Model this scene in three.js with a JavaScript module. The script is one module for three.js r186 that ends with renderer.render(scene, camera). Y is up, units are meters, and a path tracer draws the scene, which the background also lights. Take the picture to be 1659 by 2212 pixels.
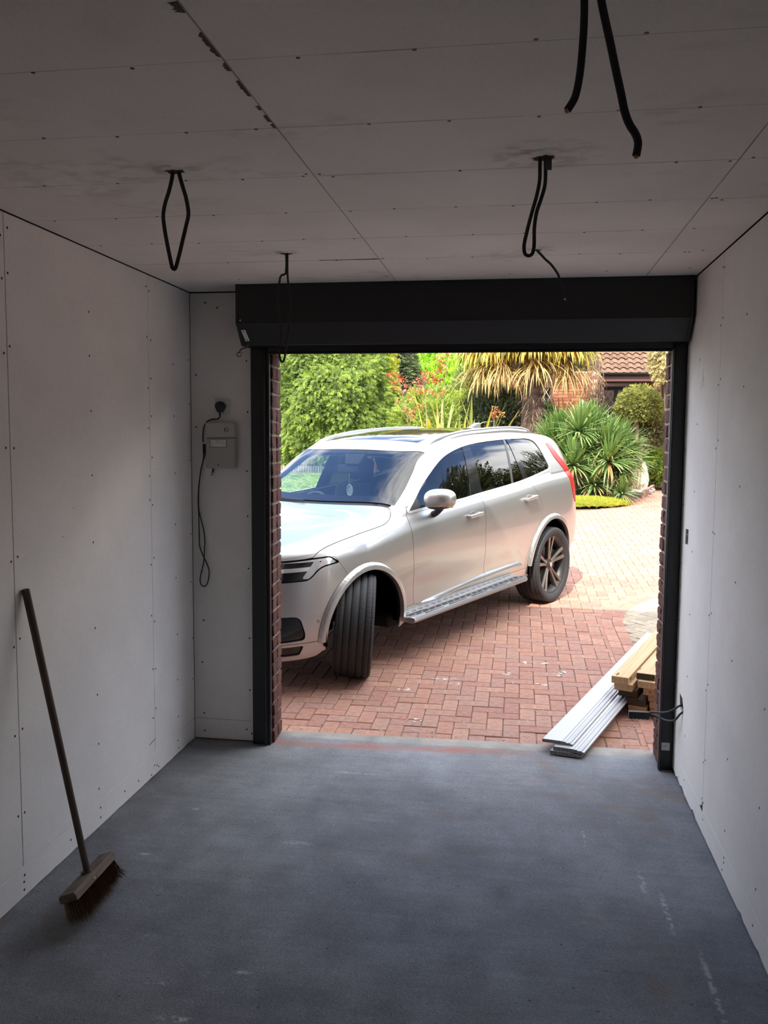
import * as THREE from 'three';
import { RoundedBoxGeometry } from 'three/addons/geometries/RoundedBoxGeometry.js';
import { mergeGeometries, mergeVertices } from 'three/addons/utils/BufferGeometryUtils.js';
import { ImprovedNoise } from 'three/addons/math/ImprovedNoise.js';

// ---------------------------------------------------------------- camera
const scene = new THREE.Scene();
const camera = new THREE.PerspectiveCamera(2 * Math.atan(1106 / 1864.46) * 180 / Math.PI, 1659 / 2212, 0.05, 400);
camera.rotation.order = 'YXZ';
camera.position.set(1.8027, 1.743, 4.6185);
camera.rotation.set(-0.0881, 0.1525, 0.0069);
const renderer = new THREE.WebGLRenderer({ antialias: true });
renderer.toneMapping = THREE.LinearToneMapping;
renderer.toneMappingExposure = 1.4;
renderer.shadowMap.enabled = true;
renderer.shadowMap.type = THREE.PCFSoftShadowMap;

// ---------------------------------------------------------------- sun: high behind the garage, a little to its left
const SUN_POWER = 6.2, SKY_POWER = 3.8;
const sunDir = new THREE.Vector3(-0.196 * Math.cos(0.855), Math.sin(0.855), 0.98 * Math.cos(0.855)).normalize();
const sun = new THREE.DirectionalLight(new THREE.Color(1.0, 0.93, 0.82), SUN_POWER);
sun.name = 'sun';
sun.target.position.set(0, 0, -8);
sun.position.copy(sunDir).multiplyScalar(40).add(sun.target.position);
sun.castShadow = true;
sun.shadow.mapSize.set(4096, 4096);
Object.assign(sun.shadow.camera, { left: -22, right: 22, top: 22, bottom: -22, near: 1, far: 90 });
scene.add(sun, sun.target);

// ---------------------------------------------------------------- sky: blue with loose white cloud, the same all the way round
{
  const W = 2048, H = 1024, px = new Float32Array(W * H * 4), n = new ImprovedNoise();
  const fbm = (x, y, z, oct = 5) => { let s = 0, a = 0.5; for (let i = 0; i < oct; i++) { s += a * n.noise(x, y, z); x *= 2.03; y *= 2.03; z *= 2.03; a *= 0.52; } return s; };
  for (let j = 0; j < H; j++) for (let i = 0; i < W; i++) {
    const up = ((j + 0.5) / H - 0.5) * Math.PI, az = ((i + 0.5) / W - 0.5) * 2 * Math.PI;
    const x = Math.cos(up) * Math.cos(az), y = Math.sin(up), z = Math.cos(up) * Math.sin(az), k = (j * W + i) * 4;
    const e = Math.max(0, y), t = Math.pow(e, 0.45);
    let c = [0.29 - 0.21 * t, 0.37 - 0.195 * t, 0.54 - 0.12 * t];
    if (y > 0) {
      const q = 1 / (y + 0.22), f = fbm(x * q * 1.35 - 13.01, 2.1, z * q * 1.35 + 5.77) + 0.35 * fbm(x * q * 4.1, 9.7, z * q * 4.1, 4);
      const m = Math.min(1, Math.max(0, (f + 0.14) / 0.34)), cloud = m * m * (3 - 2 * m) * Math.min(1, y / 0.1), b = 1.5 - 0.4 * m * Math.max(0, f * 2);
      c = c.map((v, h) => v + (b * [1, 0.99, 0.97][h] - v) * cloud);
    } else c = [0.30, 0.30, 0.26];
    px[k] = c[0]; px[k + 1] = c[1]; px[k + 2] = c[2]; px[k + 3] = 1;
  }
  const t = new THREE.DataTexture(px, W, H, THREE.RGBAFormat, THREE.FloatType);
  t.mapping = THREE.EquirectangularReflectionMapping;
  t.magFilter = THREE.LinearFilter;
  t.needsUpdate = true;
  scene.background = t;
  scene.backgroundIntensity = SKY_POWER;
}
// ---------------------------------------------------------------- helpers
const V = (x, y, z) => new THREE.Vector3(x, y, z);
function rng(seed) { let a = seed >>> 0; return () => { a = (a + 0x6d2b79f5) | 0; let t = Math.imul(a ^ (a >>> 15), 1 | a); t = (t + Math.imul(t ^ (t >>> 7), 61 | t)) ^ t; return ((t ^ (t >>> 14)) >>> 0) / 4294967296; }; }
const used = new Map();
function numbered(name) { const k = used.get(name) ?? 0; used.set(name, k + 1); return k ? name + '_' + String(k).padStart(3, '0') : name; }
function shade(o) { o.castShadow = true; o.receiveShadow = true; return o; }
function tag(o, label, category, group) { o.userData.label = label; o.userData.category = category; if (group) o.userData.group = group; return o; }
function thing(name, label, category, pos = [0, 0, 0], group) { const o = new THREE.Group(); o.name = numbered(name); o.position.set(...pos); scene.add(o); return tag(o, label, category, group); }
function struct(name, pos = [0, 0, 0]) { const o = new THREE.Group(); o.name = name; o.position.set(...pos); o.userData.kind = 'structure'; scene.add(o); return o; }
function part(name, geo, mat, parent, pos, rot) {
  const m = shade(new THREE.Mesh(geo, mat)); m.name = name;
  if (pos) m.position.set(...pos);
  if (rot) m.rotation.set(...rot);
  parent.add(m); return m;
}
function std(color, o = {}) { return new THREE.MeshStandardMaterial({ color: Array.isArray(color) ? new THREE.Color().setRGB(...color) : color, roughness: 0.8, ...o }); }
function phys(color, o = {}) { return new THREE.MeshPhysicalMaterial({ color: Array.isArray(color) ? new THREE.Color().setRGB(...color) : color, roughness: 0.5, ...o }); }
function box(w, h, d, x = 0, y = 0, z = 0, r = 0.002) { const g = new RoundedBoxGeometry(w, h, d, 1, Math.min(r, w / 2.1, h / 2.1, d / 2.1)); g.translate(x, y, z); return g; }
function merge(list) { return mergeGeometries(list.map((g) => { const h = g.index ? g.toNonIndexed() : g; for (const k of Object.keys(h.attributes)) if (!['position', 'normal', 'uv'].includes(k)) h.deleteAttribute(k); if (!h.attributes.uv) h.setAttribute('uv', new THREE.BufferAttribute(new Float32Array(h.attributes.position.count * 2), 2)); return h; })); }
function tube(pts, r, seg = 60, sides = 8, closed = false) { return new THREE.TubeGeometry(new THREE.CatmullRomCurve3(pts.map((p) => V(...p)), closed, 'centripetal'), seg, r, sides, closed); }
// a flat cable: a tube squashed along one direction
function bar(a, b, w, h) { const A = V(...a), B = V(...b), L = A.distanceTo(B), g = new THREE.BoxGeometry(w, h, L); const m = new THREE.Matrix4().lookAt(A, B, Math.abs(B.y - A.y) / L > 0.95 ? V(1, 0, 0) : V(0, 1, 0)); g.applyMatrix4(m); g.translate((A.x + B.x) / 2, (A.y + B.y) / 2, (A.z + B.z) / 2); return g; }
// flat-projected uv in metres
function uvPlane(g, a, b) { const p = g.attributes.position, uv = new Float32Array(p.count * 2); for (let i = 0; i < p.count; i++) { uv[2 * i] = p.getComponent(i, a); uv[2 * i + 1] = p.getComponent(i, b); } g.setAttribute('uv', new THREE.BufferAttribute(uv, 2)); return g; }
// uv in metres chosen per face by its normal
function uvBox(g) {
  const h = g.index ? g.toNonIndexed() : g, p = h.attributes.position, n = h.attributes.normal, uv = new Float32Array(p.count * 2);
  for (let i = 0; i < p.count; i++) { const x = Math.abs(n.getX(i)), y = Math.abs(n.getY(i)), z = Math.abs(n.getZ(i)); const [a, b] = x >= y && x >= z ? [2, 1] : y >= z ? [0, 2] : [0, 1]; uv[2 * i] = p.getComponent(i, a); uv[2 * i + 1] = p.getComponent(i, b); }
  h.setAttribute('uv', new THREE.BufferAttribute(uv, 2)); return h;
}
// value noise on a lattice, periodic in per
const HT = new Float32Array(65536); { const r = rng(77); for (let i = 0; i < 65536; i++) HT[i] = r(); }
const hash2 = (x, y, s) => HT[(Math.imul(x & 0xffff, 7919) + Math.imul(y & 0xffff, 104729) + Math.imul(s, 15731)) & 0xffff];
function vnoise(x, y, s = 0, per = 0) {
  let x0 = Math.floor(x), y0 = Math.floor(y); const fx = x - x0, fy = y - y0, u = fx * fx * (3 - 2 * fx), v = fy * fy * (3 - 2 * fy);
  let x1 = x0 + 1, y1 = y0 + 1; if (per) { x0 = ((x0 % per) + per) % per; x1 = ((x1 % per) + per) % per; y0 = ((y0 % per) + per) % per; y1 = ((y1 % per) + per) % per; }
  const a = hash2(x0, y0, s), b = hash2(x1, y0, s), c = hash2(x0, y1, s), d = hash2(x1, y1, s);
  return a + (b - a) * u + (c - a) * v + (a - b - c + d) * u * v;
}
function fbm(x, y, oct = 5, s = 0, per = 0) { let f = 0, a = 0.5, t = 0; for (let i = 0; i < oct; i++) { f += a * vnoise(x, y, s + i, per); t += a; a *= 0.5; x *= 2; y *= 2; per *= 2; } return f / t; }
function texture(w, h, fn, srgb = true, wrap = THREE.RepeatWrapping) {       // fn(i, j) -> [r, g, b] in 0..1 (already in the texture's colour space)
  const d = new Uint8Array(w * h * 4);
  for (let j = 0; j < h; j++) for (let i = 0; i < w; i++) { const c = fn(i, j), k = (j * w + i) * 4; d[k] = Math.max(0, Math.min(255, c[0] * 255)); d[k + 1] = Math.max(0, Math.min(255, c[1] * 255)); d[k + 2] = Math.max(0, Math.min(255, c[2] * 255)); d[k + 3] = 255; }
  const t = new THREE.DataTexture(d, w, h); t.wrapS = t.wrapT = wrap; t.magFilter = THREE.LinearFilter; t.minFilter = THREE.LinearMipmapLinearFilter; t.generateMipmaps = true; if (srgb) t.colorSpace = THREE.SRGBColorSpace; t.needsUpdate = true; return t;
}
function rep(t, sx, sy, ox = 0, oy = 0) { const c = t.clone(); c.repeat.set(sx, sy); c.offset.set(ox, oy); c.needsUpdate = true; return c; }
function gray(w, h, fn) { return texture(w, h, (i, j) => { const v = fn(i, j); return [v, v, v]; }, false); }
const clamp01 = (x) => Math.max(0, Math.min(1, x)), mix = (a, b, t) => a + (b - a) * t, mix3 = (a, b, t) => [mix(a[0], b[0], t), mix(a[1], b[1], t), mix(a[2], b[2], t)];
function spl(tab) {                                   // monotone cubic through [x, y] pairs sorted by x
  const n = tab.length, d = [], m = [];
  for (let i = 0; i < n - 1; i++) d.push((tab[i + 1][1] - tab[i][1]) / (tab[i + 1][0] - tab[i][0]));
  for (let i = 0; i < n; i++) {
    if (i === 0) m.push(d[0]); else if (i === n - 1) m.push(d[n - 2]);
    else m.push(d[i - 1] * d[i] <= 0 ? 0 : 2 * d[i - 1] * d[i] / (d[i - 1] + d[i]));
  }
  return (x) => {
    if (x <= tab[0][0]) return tab[0][1];
    if (x >= tab[n - 1][0]) return tab[n - 1][1];
    let i = 0; while (x > tab[i + 1][0]) i++;
    const h = tab[i + 1][0] - tab[i][0], t = (x - tab[i][0]) / h, t2 = t * t, t3 = t2 * t;
    return tab[i][1] * (2 * t3 - 3 * t2 + 1) + h * m[i] * (t3 - 2 * t2 + t) + tab[i + 1][1] * (3 * t2 - 2 * t3) + h * m[i + 1] * (t3 - t2);
  };
}
const sstep = (a, b, x) => { if (a > b) return 1 - sstep(b, a, x); const t = Math.min(1, Math.max(0, (x - a) / (b - a))); return t * t * (3 - 2 * t); };
// ---------------------------------------------------------------- the garage shell
const RW = 2.642, RH = 2.5225, RD = 6.6;
const slopeA = Math.atan(0.0402);
const groundY = (z) => -0.0551 - 0.0402 * z;
const M = {};
{
  // plasterboard paper: ivory grey with faint mottling and fine fibre specks
  const pb = texture(512, 512, (i, j) => {
    const n = fbm(i / 64, j / 64, 4, 3, 8) - 0.5, f = vnoise(i / 2, j / 2, 9, 256) - 0.5, sp = hash2(i, j, 21) > 0.9985 ? -0.12 : 0;
    const v = 0.93 + n * 0.05 + f * 0.025 + sp; return [v * 1.0, v * 0.985, v * 0.965];
  });
  pb.repeat.set(0.7, 0.7);
  const pbBump = gray(256, 256, (i, j) => 0.5 + 0.5 * (vnoise(i / 2, j / 2, 5, 128) - 0.5)); pbBump.repeat.set(3, 3);
  M.board = std(0xffffff, { map: pb, roughness: 0.92, bumpMap: pbBump, bumpScale: 0.0004 });
  M.boardCore = std([0.55, 0.52, 0.47], { roughness: 0.95 });
  M.cavity = std([0.03, 0.027, 0.024], { roughness: 1 });
  M.shell = std([0.32, 0.3, 0.28], { roughness: 0.95 });
  M.screw = std([0.025, 0.022, 0.02], { roughness: 0.5, metalness: 0.4 });
  // ceiling paper with the fixer's snapped pencil lines and hand smudges
  const cw = 1024, ch = 2048, lines = [0.76, 1.17, 1.59, 2.0, 2.41, 2.81, 3.22];
  const ct = texture(cw, ch, (i, j) => {
    const x = i / cw * 2.7, z = j / ch * 5.4;
    let v = 0.92 + (fbm(x * 3, z * 3, 5, 3) - 0.5) * 0.09 + (hash2(i, j, 4) - 0.5) * 0.035;
    let tint = 0;
    for (const l of lines) { const d = Math.abs(z - l - 0.004 * (vnoise(x * 2, l * 9, 8) - 0.5)); if (d < 0.002) v -= 0.26 * (0.35 + 0.65 * vnoise(x * 14, l * 5, 11)); }
    for (const [hx, hz, r] of [[0.777, 2.094, 0.075], [0.799, 0.921, 0.05], [1.856, 2.082, 0.12], [1.867, 0.867, 0.06]]) {
      const d = Math.hypot((x - hx) * 0.8, z - hz - 0.02) / r; if (d < 1.4) { const g = fbm(x * 26, z * 40, 4, 31); tint = Math.max(tint, clamp01((g - 0.42) * 3.2) * clamp01(1.25 - d)); }
    }
    const sm = clamp01((fbm(x * 2.3 + 4, z * 4.2, 4, 52) - 0.6) * 5) * clamp01((fbm(x * 20, z * 26, 3, 61) - 0.4) * 3); tint = Math.max(tint, sm * 0.35);
    v *= 1 - 0.26 * tint;
    return [v, v * (0.98 - 0.02 * tint), v * (0.955 - 0.05 * tint)];
  });
  ct.repeat.set(1 / 2.7, 1 / 5.4);
  M.ceiling = std(0xffffff, { map: ct, roughness: 0.92, bumpMap: pbBump, bumpScale: 0.0004 });
}
const screwGeo = new THREE.CylinderGeometry(0.0046, 0.0052, 0.0014, 10);
// A sheet of board from an outline in its own plane, put on a wall by a 4x4 matrix; screws become its sub-parts.
const toLeft = new THREE.Matrix4().makeBasis(V(0, 0, -1), V(0, 1, 0), V(1, 0, 0));
const toRight = new THREE.Matrix4().makeBasis(V(0, 0, 1), V(0, 1, 0), V(-1, 0, 0)).setPosition(RW, 0, 0);
const toFront = new THREE.Matrix4();
const toCeil = new THREE.Matrix4().makeBasis(V(1, 0, 0), V(0, 0, 1), V(0, -1, 0)).setPosition(0, RH, 0);
function sheet(parent, name, basis, x0, y0, x1, y1, { holes = [], screws = [], jag = 0, mat = M.board, seed = 1 } = {}) {
  const sh = new THREE.Shape(), r = rng(seed), b = 0.0012;
  sh.moveTo(x0 + b, y1 - b); sh.lineTo(x0 + b, y0 + b);
  if (jag) { const n = 60; for (let i = 1; i < n; i++) { const t = i / n, x = mix(x0, x1, t); sh.lineTo(x, y0 + b + (r() < 0.35 ? r() * jag : r() * jag * 0.15)); } }
  sh.lineTo(x1 - b, y0 + b); sh.lineTo(x1 - b, y1 - b); sh.closePath();
  for (const h of holes) { const p = new THREE.Path(); h.forEach((q, i) => (i ? p.lineTo(...q) : p.moveTo(...q))); p.closePath(); sh.holes.push(p); }
  const g = new THREE.ExtrudeGeometry(sh, { depth: 0.0101, bevelEnabled: true, bevelSize: b, bevelThickness: b, bevelSegments: 1 });
  g.translate(0, 0, -0.0113); g.applyMatrix4(basis);
  const m = part(name, g, mat, parent);
  const q = new THREE.Quaternion().setFromRotationMatrix(new THREE.Matrix4().extractRotation(basis)).multiply(new THREE.Quaternion().setFromEuler(new THREE.Euler(Math.PI / 2, 0, 0)));
  for (const [sx, sy] of screws) {
    if (sx < x0 + 0.004 || sx > x1 - 0.004 || sy < y0 + 0.004 || sy > y1 - 0.004) continue;
    const s = part('screw', screwGeo, M.screw, m); s.position.set(sx, sy, 0.0001).applyMatrix4(basis); s.quaternion.copy(q);
  }
  return m;
}
function column(x, ys, dx = 0, seed = 3) { const r = rng(seed); return ys.map((y) => [x + dx + (r() - 0.5) * 0.012, y + (r() - 0.5) * 0.03]); }

// ---- ceiling
const ceiling = struct('ceiling');
part('roof_deck', box(RW + 0.6, 0.2, RD + 0.4, RW / 2, RH + 0.15, RD / 2 - 0.1), M.shell, ceiling);
part('joist_void', box(RW + 0.1, 0.02, RD, RW / 2, RH + 0.035, RD / 2), M.cavity, ceiling);
{
  const L = [0.76, 1.17, 1.59, 2.0, 2.41, 2.81, 3.22], r = rng(5), sc = [];
  for (const z of L) for (let x = 0.09; x < RW; x += 0.215) sc.push([x + (r() - 0.5) * 0.09, z + (r() - 0.5) * 0.02]);
  for (const [x, z] of [[1.16, 2.02], [1.2, 2.015], [1.235, 1.985], [1.16, 0.775], [1.2, 0.77], [2.38, 1.985], [2.425, 1.6], [2.45, 1.57], [2.55, 1.59], [2.57, 0.4], [2.5, 0.75], [2.55, 0.78], [1.15, 0.35], [0.4, 0.35], [1.75, 0.35], [2.2, 0.36]]) sc.push([x, z]);
  const S = (x0, z0, x1, z1) => sheet(ceiling, 'plasterboard_panel', toCeil, x0, z0, x1, z1, { screws: sc, mat: M.ceiling });
  S(0.002, 0.004, 1.1775, 0.766); S(0.002, 0.769, 1.1775, 3.17); S(0.002, 3.173, 1.1775, RD);
  S(1.1815, 0.004, 2.4, 1.997); S(1.1815, 2.0, 2.4, 4.4); S(1.1815, 4.403, 2.4, RD);
  S(2.4035, 0.004, RW - 0.002, 1.584); S(2.4035, 1.587, RW - 0.002, 3.98); S(2.4035, 3.983, RW - 0.002, RD);
  // torn edges of the paper along the long joint: brown inner paper and plaster showing
  const tm = std([0.09, 0.075, 0.06], { roughness: 1 }), rr = rng(12);
  for (const [z0, z1, w] of [[2.83, 2.94, 0.012], [2.76, 2.80, 0.011], [2.62, 2.71, 0.013], [2.535, 2.56, 0.01], [2.455, 2.5, 0.012], [2.41, 2.44, 0.008], [3.02, 3.06, 0.02]]) {
    const sh = new THREE.Shape(), n = 14; sh.moveTo(0, z0);
    for (let i = 0; i <= n; i++) sh.lineTo(-w * (i % n ? 0.45 + 0.55 * rr() : 0.2), mix(z0, z1, i / n));
    sh.lineTo(0, z1); sh.closePath();
    const g = new THREE.ExtrudeGeometry(sh, { depth: 0.0012, bevelEnabled: false }); g.applyMatrix4(toCeil); part('torn_paper', g, tm, ceiling, [1.1785, 0, 0]);
  }
  // ragged openings the cables come through
  for (const [x, z, r0] of [[0.777, 2.094, 0.026], [0.799, 0.921, 0.022], [1.857, 2.082, 0.03], [1.867, 0.867, 0.016], [1.905, 3.1, 0.03]]) {
    const sh = new THREE.Shape(); for (let i = 0; i <= 18; i++) { const a = i / 18 * 2 * Math.PI, q = r0 * (0.65 + 0.5 * rr()); i ? sh.lineTo(q * Math.cos(a) * 1.15, q * Math.sin(a) * 0.8) : sh.moveTo(q * 1.1, 0); }
    const g = new THREE.ExtrudeGeometry(sh, { depth: 0.0016, bevelEnabled: false }); g.applyMatrix4(toCeil); part('cable_hole', g, M.cavity, ceiling, [x, 0, z]);
  }
  const sh = new THREE.Shape([[0, -0.003], [0.14, -0.004], [0.265, -0.009], [0.268, 0.004], [0.13, 0.002], [0, 0.001]].map((q) => new THREE.Vector2(...q)));
  const g = new THREE.ExtrudeGeometry(sh, { depth: 0.0014, bevelEnabled: false }); g.applyMatrix4(toCeil); part('joint_crack', g, M.cavity, ceiling, [0.91, 0, 0.768]);
}
// ---- left wall (sheet axis s = -z)
const wallLeft = struct('wall_left');
part('blockwork', box(0.25, RH + 0.2, RD + 0.2, -0.18, RH / 2, RD / 2 - 0.1), M.shell, wallLeft);
part('cavity_batten', box(0.02, RH, RD, -0.04, RH / 2, RD / 2), M.cavity, wallLeft);
{
  const yc = [2.27, 2.085, 1.84, 1.575, 1.274, 0.912, 0.601, 0.367, 0.17].map((y) => y), ye = [2.46, 2.306, 2.05, 1.69, 1.3, 0.98, 0.66, 0.33];
  const sc = [...column(-1.147, yc), ...column(-1.747, ye, 0.02, 5), ...column(-1.747, ye.map((y) => y - 0.012), -0.022, 6), ...column(-0.547, [2.455, 2.2, 2.02, 1.84, 1.62, 1.4, 1.12, 0.8, 0.55, 0.33], 0.02, 7), ...column(-0.547, [2.455, 2.21, 1.97, 1.78, 1.55, 1.43, 1.1, 0.82, 0.57, 0.32], -0.016, 8), ...column(-0.24, [2.1, 1.83, 1.53, 1.25, 0.97, 0.66, 0.4, 0.2], 0, 9), ...column(-0.02, [2.14, 1.9, 1.6, 1.2, 0.9, 0.6, 0.36], 0, 10), ...column(-2.35, yc, 0, 11),
    [-0.25, 0.075], [-0.24, 0.03], [-0.53, 0.045], [-0.56, 0.055], [-0.6, 0.02], [-0.51, 0.03], [-0.9, 0.06], [-0.75, 0.05], [-1.14, 0.085], [-1.14, 0.04], [-1.4, 0.06], [-1.74, 0.085], [-1.745, 0.06], [-1.745, 0.03]];
  const S = (z1, z0, y0, y1, o) => sheet(wallLeft, 'plasterboard_panel', toLeft, -z1, y0, -z0, y1, { screws: sc, ...o });
  S(0.5455, 0.0005, 0.1215, RH - 0.004); S(1.7455, 0.5485, 0.1215, RH - 0.004); S(2.946, 1.7495, 0.1215, RH - 0.004); S(4.2, 2.949, 0.1215, RH - 0.004); S(RD, 4.203, 0.1215, RH - 0.004);
  S(2.4, 0.0005, 0.003, 0.1195, { jag: 0.0025 }); S(3.6, 2.403, 0.003, 0.1195, { jag: 0.0025, seed: 4 }); S(RD, 3.603, 0.004, 0.1195);
  const gm = std([0.16, 0.14, 0.13], { roughness: 1 });                      // pencil dashes and a gouge
  part('pencil_mark', box(0.0012, 0.0016, 0.022, 0.0004, 1.383, 1.345, 0.0004), gm, wallLeft, [0, 0, 0], [0.04, 0, 0]);
  part('pencil_mark', box(0.0012, 0.0016, 0.012, 0.0004, 1.44, 1.31, 0.0004), gm, wallLeft);
  part('gouge', box(0.0014, 0.004, 0.07, 0.0004, 0.186, 0.56, 0.0005), gm, wallLeft, [0, 0.08, 0], [0.14, 0, 0]);
}
// ---- right wall (sheet axis s = z)
const wallRight = struct('wall_right');
part('blockwork', box(0.25, RH + 0.2, RD + 0.2, RW + 0.18, RH / 2, RD / 2 - 0.1), M.shell, wallRight);
part('cavity_batten', box(0.02, RH, RD, RW + 0.04, RH / 2, RD / 2), M.cavity, wallRight);
{
  const yc = [2.22, 1.95, 1.56, 1.2, 0.88, 0.5, 0.2], ye = [2.465, 2.25, 2.0, 1.72, 1.35, 1.0, 0.66, 0.34, 0.16];
  const sc = [...column(1.165, yc), ...column(1.62, [2.2, 1.9, 1.55, 1.2, 0.85, 0.5, 0.2], 0, 22), ...column(0.76, ye, 0.018, 23), ...column(0.76, ye.map((y) => y - 0.02), -0.018, 24), ...column(0.33, [2.1, 1.8, 1.5, 1.2, 0.9, 0.6, 0.3], 0, 25), ...column(0.06, [2.2, 1.7, 1.4, 1.1, 0.8, 0.5, 0.25], 0, 26),
    [0.78, 0.07], [1.17, 0.09], [1.17, 0.07], [1.15, 0.03], [0.34, 0.07], [0.2, 0.03], [1.6, 0.06]];
  const S = (z0, z1, y0, y1, o) => sheet(wallRight, 'plasterboard_panel', toRight, z0, y0, z1, y1, { screws: sc, ...o });
  const sw = [[0.15, 1.292], [0.222, 1.294], [0.218, 1.216], [0.145, 1.213]], cb = [[0.155, 0.456], [0.225, 0.446], [0.262, 0.402], [0.258, 0.368], [0.205, 0.372], [0.165, 0.385]];
  S(0.004, 0.7585, 0.1135, RH - 0.004, { holes: [sw, cb] }); S(0.7615, 1.96, 0.1135, RH - 0.004); S(1.963, 3.16, 0.1135, RH - 0.004); S(3.163, RD, 0.1135, RH - 0.004);
  S(0.004, 2.4, 0.004, 0.1115, { jag: 0.016, seed: 9 }); S(2.403, RD, 0.004, 0.1115, { jag: 0.01, seed: 10 });
  // torn corner at the foot of the joint
  const sh = new THREE.Shape([[0.71, 0.106], [0.765, 0.1], [0.763, 0.145], [0.748, 0.12]].map((q) => new THREE.Vector2(...q)));
  const g = new THREE.ExtrudeGeometry(sh, { depth: 0.0014, bevelEnabled: false }); g.applyMatrix4(toRight); part('torn_corner', g, M.cavity, wallRight);
  const gm = std([0.3, 0.27, 0.25], { roughness: 1 });
  for (const [y, z, l] of [[2.03, 0.42, 0.06], [2.0, 0.445, 0.045], [1.985, 0.4, 0.03]]) part('pencil_mark', box(0.001, l, 0.0014, RW - 0.0003, y, z, 0.0004), gm, wallRight);
  part('switch_wire', tube([[RW + 0.012, 1.27, 0.2], [RW - 0.004, 1.263, 0.17], [RW + 0.004, 1.26, 0.15], [RW + 0.012, 1.25, 0.2]], 0.0022, 20, 6), std([0.5, 0.48, 0.45]), wallRight);
}
// ---- back wall
const wallBack = struct('wall_back');
part('blockwork', box(RW + 0.6, RH + 0.2, 0.2, RW / 2, RH / 2, RD + 0.1), std([0.16, 0.15, 0.14], { roughness: 0.95 }), wallBack);

// ---- front wall: plasterboard return, brick reveals, brickwork over the opening
const wallFront = struct('wall_front');
const XL = 0.47, XR = 2.577, HEAD = 2.205;
{
  const brickTex = texture(256, 256, (i, j) => {
    const n = fbm(i / 32, j / 32, 5, 40, 8), s = vnoise(i / 3, j / 3, 44, 85), v = 0.34 + (n - 0.5) * 0.22 + (s - 0.5) * 0.12; return [v * 1.12, v * 0.74, v * 0.66];
  });
  brickTex.repeat.set(5, 5);
  M.brick = [0xffffff, 0xe8dcd8, 0xd6c6c0, 0xf2dccc].map((c) => std(c, { map: brickTex, roughness: 0.95 }));
  M.mortar = std([0.34, 0.27, 0.21], { roughness: 1, bumpMap: gray(128, 128, (i, j) => vnoise(i / 2, j / 2, 3, 64)), bumpScale: 0.002 });
  const r = rng(31), variants = [0, 1, 2, 3].map((k) => [0.205, 0.098].map((len) => {
    const g = new THREE.BoxGeometry(len, 0.064, 0.097, 6, 4, 5), p = g.attributes.position, q = rng(90 + k), v = new THREE.Vector3(), seen = new Map();
    for (let i = 0; i < p.count; i++) {
      v.fromBufferAttribute(p, i); const key = [v.x, v.y, v.z].map((t) => t.toFixed(4)).join();
      if (!seen.has(key)) { const e = (Math.abs(v.x) > len / 2 - 0.001) + (Math.abs(v.y) > 0.031) + (Math.abs(v.z) > 0.0475); seen.set(key, [1 - 0.012 * (e > 1) - 0.022 * (e > 2), (q() - 0.5) * 0.0042]); }
      const [s, d] = seen.get(key); p.setXYZ(i, v.x * (1 - (1 - s) * 0.6) + d, v.y * (s - (s < 1 ? 0.02 : 0)) + d * 0.5, v.z * s + d * 0.7);
    }
    g.computeVertexNormals(); return uvBox(g);
  }));
  for (const side of [-1, 1]) {
    const pier = new THREE.Group(); pier.name = 'brick_pier'; wallFront.add(pier); pier.position.set(side < 0 ? XL : XR, 0, 0); pier.rotation.y = side < 0 ? 0.055 : 0.0;
    part('mortar', box(0.1, HEAD, 0.185, side * 0.0575, HEAD / 2, -0.1175, 0.004), M.mortar, pier);
    for (let c = 0; c < 29; c++) for (let k = 0; k < 2; k++) {
      const long = 0, len = long ? 0.205 : 0.098, y = 0.037 + c * 0.0757; if (y > HEAD - 0.03) continue;
      const b = part('brick', variants[Math.floor(r() * 4)][long ? 0 : 1], M.brick[Math.floor(r() * 4)], pier);
      b.position.set(side * (len / 2) + (r() - 0.5) * 0.005, y + (r() - 0.5) * 0.004, -0.053 - k * 0.1075 + (r() - 0.5) * 0.006);
      b.rotation.set((r() - 0.5) * 0.03, (r() < 0.5 ? 0 : Math.PI) + (r() - 0.5) * 0.03, (r() - 0.5) * 0.03);
    }
  }
  const ob = std([0.2, 0.11, 0.085], { roughness: 0.95 });                  // outer brickwork out of the picture: the garage and house front that keep the forecourt in shade
  part('flank_wall', box(5.0, 4.0, 0.2, -2.82, 2.0, -0.12), ob, wallFront);
  part('flank_wall', box(3.0, 4.0, 0.2, XR + 1.82, 2.0, -0.12), ob, wallFront);
  part('upper_wall', box(3.4, 4.0 - HEAD, 0.2, 1.45, (4.0 + HEAD) / 2, -0.12), ob, wallFront);
  part('lintel', box(XR - XL + 0.4, 0.09, 0.1, (XL + XR) / 2, HEAD + 0.045, -0.16), M.shell, wallFront);
  part('eaves', box(11, 0.14, 1.4, 0.9, 4.0, 0.3), M.shell, wallFront);
  part('cavity_fill', box(0.45, RH, 0.012, 0.13, RH / 2, -0.018), M.cavity, wallFront);
  const sc = [[0.159, 2.436], [0.09, 2.464], [0.323, 2.146], [0.328, 1.868], [0.321, 1.542], [0.324, 1.291], [0.327, 0.997], [0.032, 2.072], [0.031, 1.785], [0.061, 0.692], [0.053, 0.973], [0.045, 1.3], [0.05, 0.45], [0.33, 0.6], [0.33, 0.3], [0.057, 0.152], [0.06, 0.05], [0.34, 0.047], [0.31, 0.07]];
  sheet(wallFront, 'plasterboard_panel', toFront, 0.0018, 0.1215, 0.362, RH - 0.006, { screws: sc });
  sheet(wallFront, 'plasterboard_panel', toFront, 0.0018, 0.006, 0.362, 0.1195, { screws: sc });
}

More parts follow.
